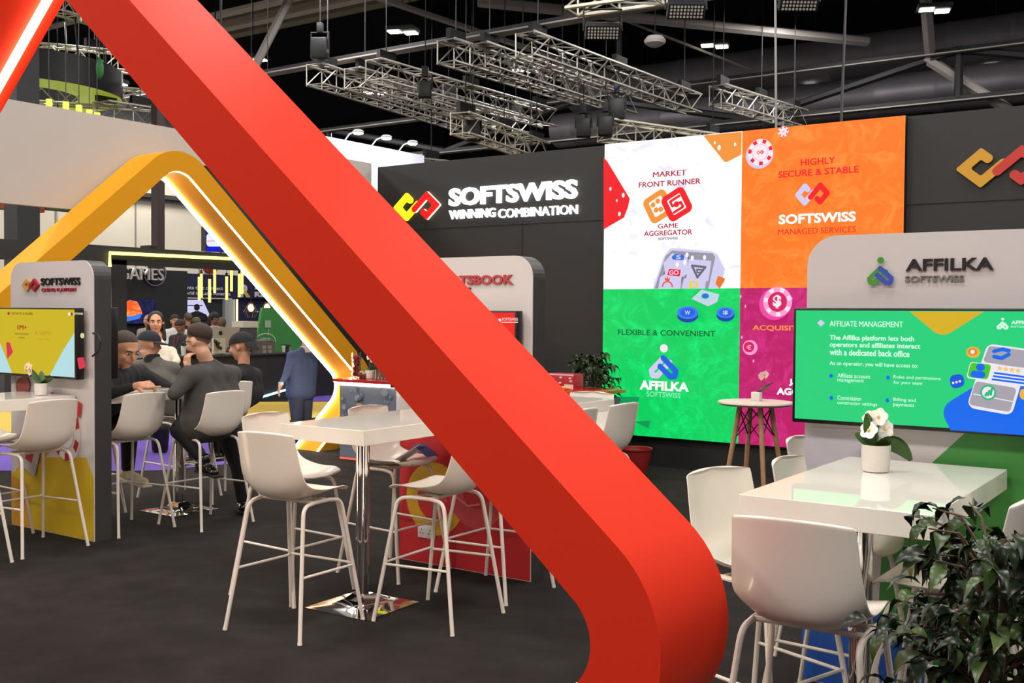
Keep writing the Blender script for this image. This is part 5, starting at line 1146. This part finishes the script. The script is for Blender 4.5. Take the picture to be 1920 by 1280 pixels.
def orchid(label, loc, kk, leaves, bloom, rz=0, flower='f2eee4', pot_r=.052, pot_h=.1, square=False):
    t = thing('potted_orchid', label, 'plant', loc, rz, 'small potted orchids'); pm = mat('pot_white', 'd8d0c6', .4, noise=.05, scale=90, bump=.15)
    b = B()
    if square: b.box((0, 0, pot_h*kk/2), (pot_r*1.9*kk, pot_r*1.9*kk, pot_h*kk), pm, bev=.004)
    else: b.lathe([(.6*pot_r*kk, 0), (pot_r*.88*kk, .004), (pot_r*.98*kk, pot_h*.5*kk), (pot_r*kk, pot_h*kk), (pot_r*.92*kk, pot_h*kk), (pot_r*.9*kk, pot_h*.9*kk)], pm)
    b.build('pot', t)
    b = B(); b.lathe([(.003, pot_h*.93*kk), (pot_r*.9*kk, pot_h*.92*kk)], mat('soil', '2a1f18', .95), cap=False); b.build('soil', t)
    lm = mat('orchid_leaf', '35561f', .35, noise=.3, scale=25)
    for lf in leaves:
        az, L2, rise, w, bend = lf[:5]; roll = math.radians(lf[5] if len(lf) > 5 else 30)
        b = B(); rs = []; n = 10
        for i in range(n+1):
            s = i/n; r = L2*kk*s; z = pot_h*.95*kk + rise*kk*s - bend*kk*s*s; ww = w*kk*math.sin(PI*min(.97, (.12+.85*s)))**.7
            c = V(r*math.cos(az), r*math.sin(az), z); dz = (rise-2*bend*s)/L2; tn = V(math.cos(az), math.sin(az), dz).normalized(); hz = V(-math.sin(az), math.cos(az), 0); sd = (hz*math.cos(roll) + hz.cross(tn)*math.sin(roll))*ww
            nn = sd.cross(tn).normalized(); rs.append([c-sd+nn*ww*.22, c+nn*.002, c+sd+nn*ww*.22, c-nn*.002])
        b.rings(rs, lm); b.build('leaf', t)
    bz = pot_h*kk; top = V(bloom[0]*kk, bloom[1]*kk, bz+bloom[2]*kk); b = B(); b.tube([(0, 0, bz*.9), V(0, 0, bz+bloom[2]*kk*.5)+V(top.x, top.y, 0)*.2, top], [.0035*kk, .003*kk, .002*kk], mat('orchid_stem', '4d5a2a', .5), 7); b.build('stem', t)
    random.seed(11); pt2 = mat('petal_'+flower, flower, .5)
    for f in range(bloom[3]):
        c = top + V(random.uniform(-.05, .05), random.uniform(-.05, .05), random.uniform(-.035, .02))*kk; b = B(); ax0 = random.uniform(0, 1); nrm = V(random.uniform(-.6, .6), -1, random.uniform(-.1, .6)).normalized(); R = frame(nrm)
        for k in range(5):
            a = ax0 + k*2*PI/5; d = R @ V(math.cos(a), 0, math.sin(a)); s = R @ V(-math.sin(a), 0, math.cos(a)); ln, ww = .034*kk, .017*kk
            rs = [[c+d*(ln*x)-s*(ww*y)+nrm*(.006*kk*x), c+d*(ln*x)+s*(ww*y)+nrm*(.006*kk*x), c+d*(ln*x)+s*(ww*y)+nrm*(.006*kk*x-.0015), c+d*(ln*x)-s*(ww*y)+nrm*(.006*kk*x-.0015)] for x, y in ((.05, .25), (.4, .95), (.75, .9), (1, .3))]
            b.rings(rs, pt2)
        b.ell(c+nrm*.006*kk, (.006*kk, .006*kk, .006*kk), mat('orchid_heart', 'd8c060', .5), u=8, v=6); b.build('flower', t)
    return t
q = atZ(1642, 884, 1.08); LV = math.radians(34.7)     # leaf directions: LV = to the right of the view
orchid('white orchid in a white pot on the right table', V(q.x, q.y, 1.08), 1.12, [(LV+PI+.2, .04, .12, .03, 0, 80), (LV+PI-.2, .075, .055, .022, .012, 65), (LV+.1, .135, .095, .034, .15, 60), (LV-.3, .11, .09, .026, .11, 50), (LV+2.2, .04, .07, .018, .01, 60)], (.012, .0, .085, 6))
q = atZ(77, 741, 1.08); orchid('small orchid with drooping cream flower on the left edge table', V(q.x, q.y, 1.08), .92, [(LV, .10, .07, .03, .02), (LV+.6, .07, .09, .024, .02), (LV+PI, .08, .12, .03, .0), (LV+2, .07, .1, .03, 0)], (-.09, -.06, .12, 4), flower='efdcc0')
q = on_bar(693, 9.3); orchid('white orchid on the bar beside the glass cylinder', q, 1.0, [(LV, .06, .05, .02, .02), (LV+PI, .06, .05, .02, .02)], (.01, 0, .15, 4))
for i, x in enumerate((702, 708, 714, 720, 726, 732)):
    for j, y in enumerate((9.28, 9.42)):
        t = thing('drinking_glass', ['front', 'back'][j] + ' row glass on the bar, ' + ['first', 'second', 'third', 'fourth', 'fifth', 'sixth'][i] + ' from the orchid', 'glass', on_bar(x, y), 0, 'drinking glasses on the bar')
        b = B(); b.lathe([(.004, .003), (.026, .003), (.032, .1), (.029, .1), (.024, .01), (.004, .01)], gl, n=16, cap=False); b.build('tumbler', t)
for x, h, w, cc in ((677.5, .075, 'small dark red jar beside the glass cylinder', '5a1a1e'), (682, .06, 'small brown jar between the cylinder and the orchid', '4a2c24')):
    t = thing('small_jar', w, 'jar', on_bar(x, 9.24)); b = B(); b.lathe([(.02, 0), (.024, .01), (.024, h*.8), (.018, h)], mat('jar_'+cc, cc, .25)); b.build('jar', t); b = B(); b.lathe([(.02, h), (.02, h+.014), (.003, h+.014)], mat('jar_lid', 'c9b9a4', .4)); b.build('lid', t)
q = atY(1060, 727, 9.5); t = thing('gift_box', 'red and white printed box at the right end of the bar', 'box', (q.x, 9.5, CT))
b = B(); b.box((0, 0, .075), (.32, .2, .15), mat('carton_red', 'a82530', .5), bev=.003); b.build('carton', t)
cv = Canvas(V(q.x, 9.4-.0005, CT), (1, 0, 0), (0, 0, 1), (0, -1, 0), sub=(q.x, 9.5, CT)); cw = mat('carton_white', 'd6c4c4', .5)
cv.rect(-.16, .135, .16, .15, cw); cv.rect(-.16, 0, -.05, .03, cw); cv.rect(.05, 0, .16, .045, cw)
for u, v in ((-.12, .1), (-.1, .07), (.12, .11), (.13, .08), (0, .06), (.01, .115)): cv.poly(circle(u, v, .018, 12, .01), cw)
cv.build('print', t, 0)
q = atY(1060, 726, 9.2); t = thing('banana', 'yellow banana lying before the red box on the bar', 'fruit', (q.x, 9.2, CT)); b = B(); b.tube([(-.08, 0, .018), (-.04, .012, .022), (0, .018, .023), (.04, .014, .022), (.075, 0, .018)], [.006, .017, .02, .017, .006], mat('banana_yellow', 'c9a24a', .5), 10); b.build('fruit', t)
# ================================================================ round table, bin, plants, papers
wood = mat('beech_wood', 'a97f5c', .5, noise=.18, scale=14)
tx, ty, th = -3.22, 8.05, 1.035; t = thing('round_table', 'round pale high table on four wooden legs before the magenta screen', 'table', (tx, ty, 0))
b = B(); b.lathe([(.01, th-.028), (.27, th-.028), (.295, th-.012), (.29, th), (.01, th)], mat('round_top', 'cdbfb2', .35), n=40); b.build('tabletop', t)
dirs = [LV+math.radians(a) for a in (5, 95, 185, 275)]
for a in dirs:
    b = B(); b.tube([(.30*math.cos(a), .30*math.sin(a), 0), (.125*math.cos(a), .125*math.sin(a), th-.03)], [.017, .021], wood, 12); b.build('leg', t)
b = B(); wm = mat('wire_black', '1c1716', .5)
pl = lambda a, z: V((.30-.175*z/1.0)*math.cos(a), (.30-.175*z/1.0)*math.sin(a), z)
for i in range(4):
    a, c = dirs[i], dirs[(i+1) % 4]; b.tube([pl(a, .98), pl(c, .74)], .005, wm, 6); b.tube([pl(c, .98), pl(a, .74)], .005, wm, 6)
b.build('cross_wires', t)
q = atZ(1417, 744, th); orchid('pink flower in a white square pot on the round table', V(tx-.01, ty+.05, th), .95, [(LV+.05, .15, .12, .02, .03), (LV+.2, .12, .1, .018, .02), (LV-.3, .1, .07, .016, .02)], (.06, .04, .13, 3), flower='d8a8a8', pot_r=.038, pot_h=.075, square=True)
q = atZ(1190, 893, 0); t = thing('waste_bin', 'small red ribbed waste bin behind the red beam', 'bin', (q.x, q.y, 0)); b = B(); bm_ = mat('bin_red', '8f1f1c', .45); pr = []
for k in range(12): pr += [(.10+.006*k, .024*k), (.10+.006*k+.004, .024*k+.012)]
b.lathe([(.01, 0)] + pr + [(.185, .29), (.185, .305), (.172, .30), (.16, .2), (.11, .02), (.01, .015)], bm_, n=28, cap=False); b.build('bucket', t)
def ficus(label, loc, h, r, n, seed, pot=True, lk=1.0, z0=.35):
    t = thing('potted_ficus', label, 'plant', loc); random.seed(seed); bk = mat('bark', '5a4434', .8)
    if pot:
        b = B(); b.lathe([(.11, 0), (.17, .3), (.175, .32), (.155, .32), (.15, .28), (.01, .28)], mat('planter_dark', '2a2a2c', .5), cap=False); b.build('pot', t)
        b = B(); b.lathe([(.01, .285), (.152, .28)], mat('soil', '2a1f18', .95), cap=False); b.build('soil', t)
    b = B(); tw = []
    for k in range(3): b.tube([(.02*math.cos(k*2.1), .02*math.sin(k*2.1), .28), (.03*math.cos(k*2.1+1.5), .03*math.sin(k*2.1+1.5), h*.6), (.02*math.cos(k*2.1+3), .02*math.sin(k*2.1+3), h*.97)], [.013, .011, .007], bk, 7)
    for k in range(int(n/9)):
        z = z0 + (h-z0)*((k+.5)/(n/9)); s = (z-z0)/(h-z0); R0 = r*(math.sin(PI*min(1, max(.0, .18+.72*s)))**.6)*random.uniform(.65, 1.05); a = k*2.4+random.uniform(-.3, .3)
        p0 = V(.02*math.cos(a), .02*math.sin(a), z-.08); p2 = V(R0*math.cos(a), R0*math.sin(a), z+random.uniform(-.02, .08)); p1 = (p0+p2)/2+V(0, 0, .05)
        b.tube([p0, p1, p2], [.005, .004, .002], bk, 5); tw.append((p0, p1, p2, a))
    b.build('trunk', t)
    b = B(); L1, L2, L3 = mat('ficus_leaf', '182412', .33, noise=.4, scale=20, spec=.3), mat('ficus_leaf_mid', '2f3f1b', .36, noise=.3, scale=20, spec=.3), mat('ficus_leaf_young', '44582a', .35, noise=.25, scale=20)
    for p0, p1, p2, a in tw:
        for j in range(9):
            s = .25+.85*j/9; q = (p0*(1-s)**2 + p1*2*s*(1-s) + p2*s*s) if s <= 1 else p2; aa = a + random.uniform(-1.3, 1.3)
            d = V(math.cos(aa), math.sin(aa), random.uniform(-.95, .15)).normalized(); sd = d.cross(V(random.uniform(-.5, .5), random.uniform(-.5, .5), 1)).normalized(); up = sd.cross(d)
            ln = random.uniform(.055, .095)*lk; w = ln*random.uniform(.21, .28); m = L1 if random.random() < .55 else (L2 if random.random() < .78 else L3)
            q = q + V(random.uniform(-.02, .02), random.uniform(-.02, .02), random.uniform(-.02, .02))
            rows = [(.0, .05, .0), (.25, .8, .012), (.5, 1, .014), (.75, .7, .006), (.92, .25, -.008), (1.05, .03, -.02)]
            ce = [q+d*(ln*x)+up*(z*lk) for x, y, z in rows]; le = [c-sd*(w*y)+up*.007*lk*y for c, (x, y, z) in zip(ce, rows)]; ri = [c+sd*(w*y)+up*.007*lk*y for c, (x, y, z) in zip(ce, rows)]
            i = b.mi(m); VV = [[b.bm.verts.new(p) for p in row] for row in (le, ce, ri)]
            for u in (0, 1):
                for k in range(5): f = b.bm.faces.new((VV[u][k], VV[u+1][k], VV[u+1][k+1], VV[u][k+1])); f.material_index = i; f.smooth = True
    b.keep = True; o = b.build('foliage', t, 60); return t
ficus('large dark leaved ficus in the right foreground corner', (-.55, 3.10, 0), 1.155, .31, 860, 4, True, 1.05, .45)
q = atY(1112, 760, 10.3); ficus('dark ficus standing at the left foot of the video wall', (q.x, 10.3, 0), 1.28, .27, 420, 9, True, 1.35, .55)
q = atZ(238, 729, 1.08); t = thing('notepad', 'white notepad on the table under the pointing hand', 'notepad', V(q.x, q.y, 1.08)); b = B(); b.box((0, 0, .008), (.2, .28, .016), mat('paper_white', 'dcd8d0', .7), rot=Matrix.Rotation(.5, 3, 'Z')); b.build('pages', t)
t = thing('leaflet', 'printed leaflet lying before the blazer man on the table', 'leaflet', V(atZ(288, 724.5, 1.08).x, atZ(288, 724.5, 1.08).y, 1.08)); b = B(); R = Matrix.Rotation(.35, 3, 'Z'); b.box((0, 0, .003), (.21, .3, .004), mat('paper_lilac', 'b9b2c6', .6), rot=R); b.build('sheet', t); b = B(); b.box((.03, .0, .006), (.1, .1, .002), mat('paper_red', 'a8404c', .6), rot=R); b.build('print', t)
t = thing('leaflet', 'crumpled blue and white leaflet on the stool seat beyond the middle table', 'leaflet', (-4.58, 5.44, .735)); b = B(); R = Matrix.Rotation(math.radians(-35), 3, 'Y') @ Matrix.Rotation(.4, 3, 'Z')
b.box((0, 0, .05), (.2, .14, .004), mat('leaflet_white', 'c8c6cc', .5), rot=R); b.box((.1, .03, .075), (.14, .12, .004), mat('leaflet_blue', '5a6bb0', .5), rot=Matrix.Rotation(math.radians(30), 3, 'Y')); b.build('sheet', t)
cab = B(); p0 = V(-1.16, 3.95, .99); cab.tube([p0+V(-.045, -.03, 0), p0+V(-.05, -.05, -.25), p0+V(-.02, -.07, -.42), p0+V(.02, -.06, -.35), p0+V(.045, -.03, -.05)], .005, mat('cable_white', 'cfc9c0', .5), 6); tag(cab.build('hanging_cable'), 'white cable looped at the chrome pole of the right table', 'cable')
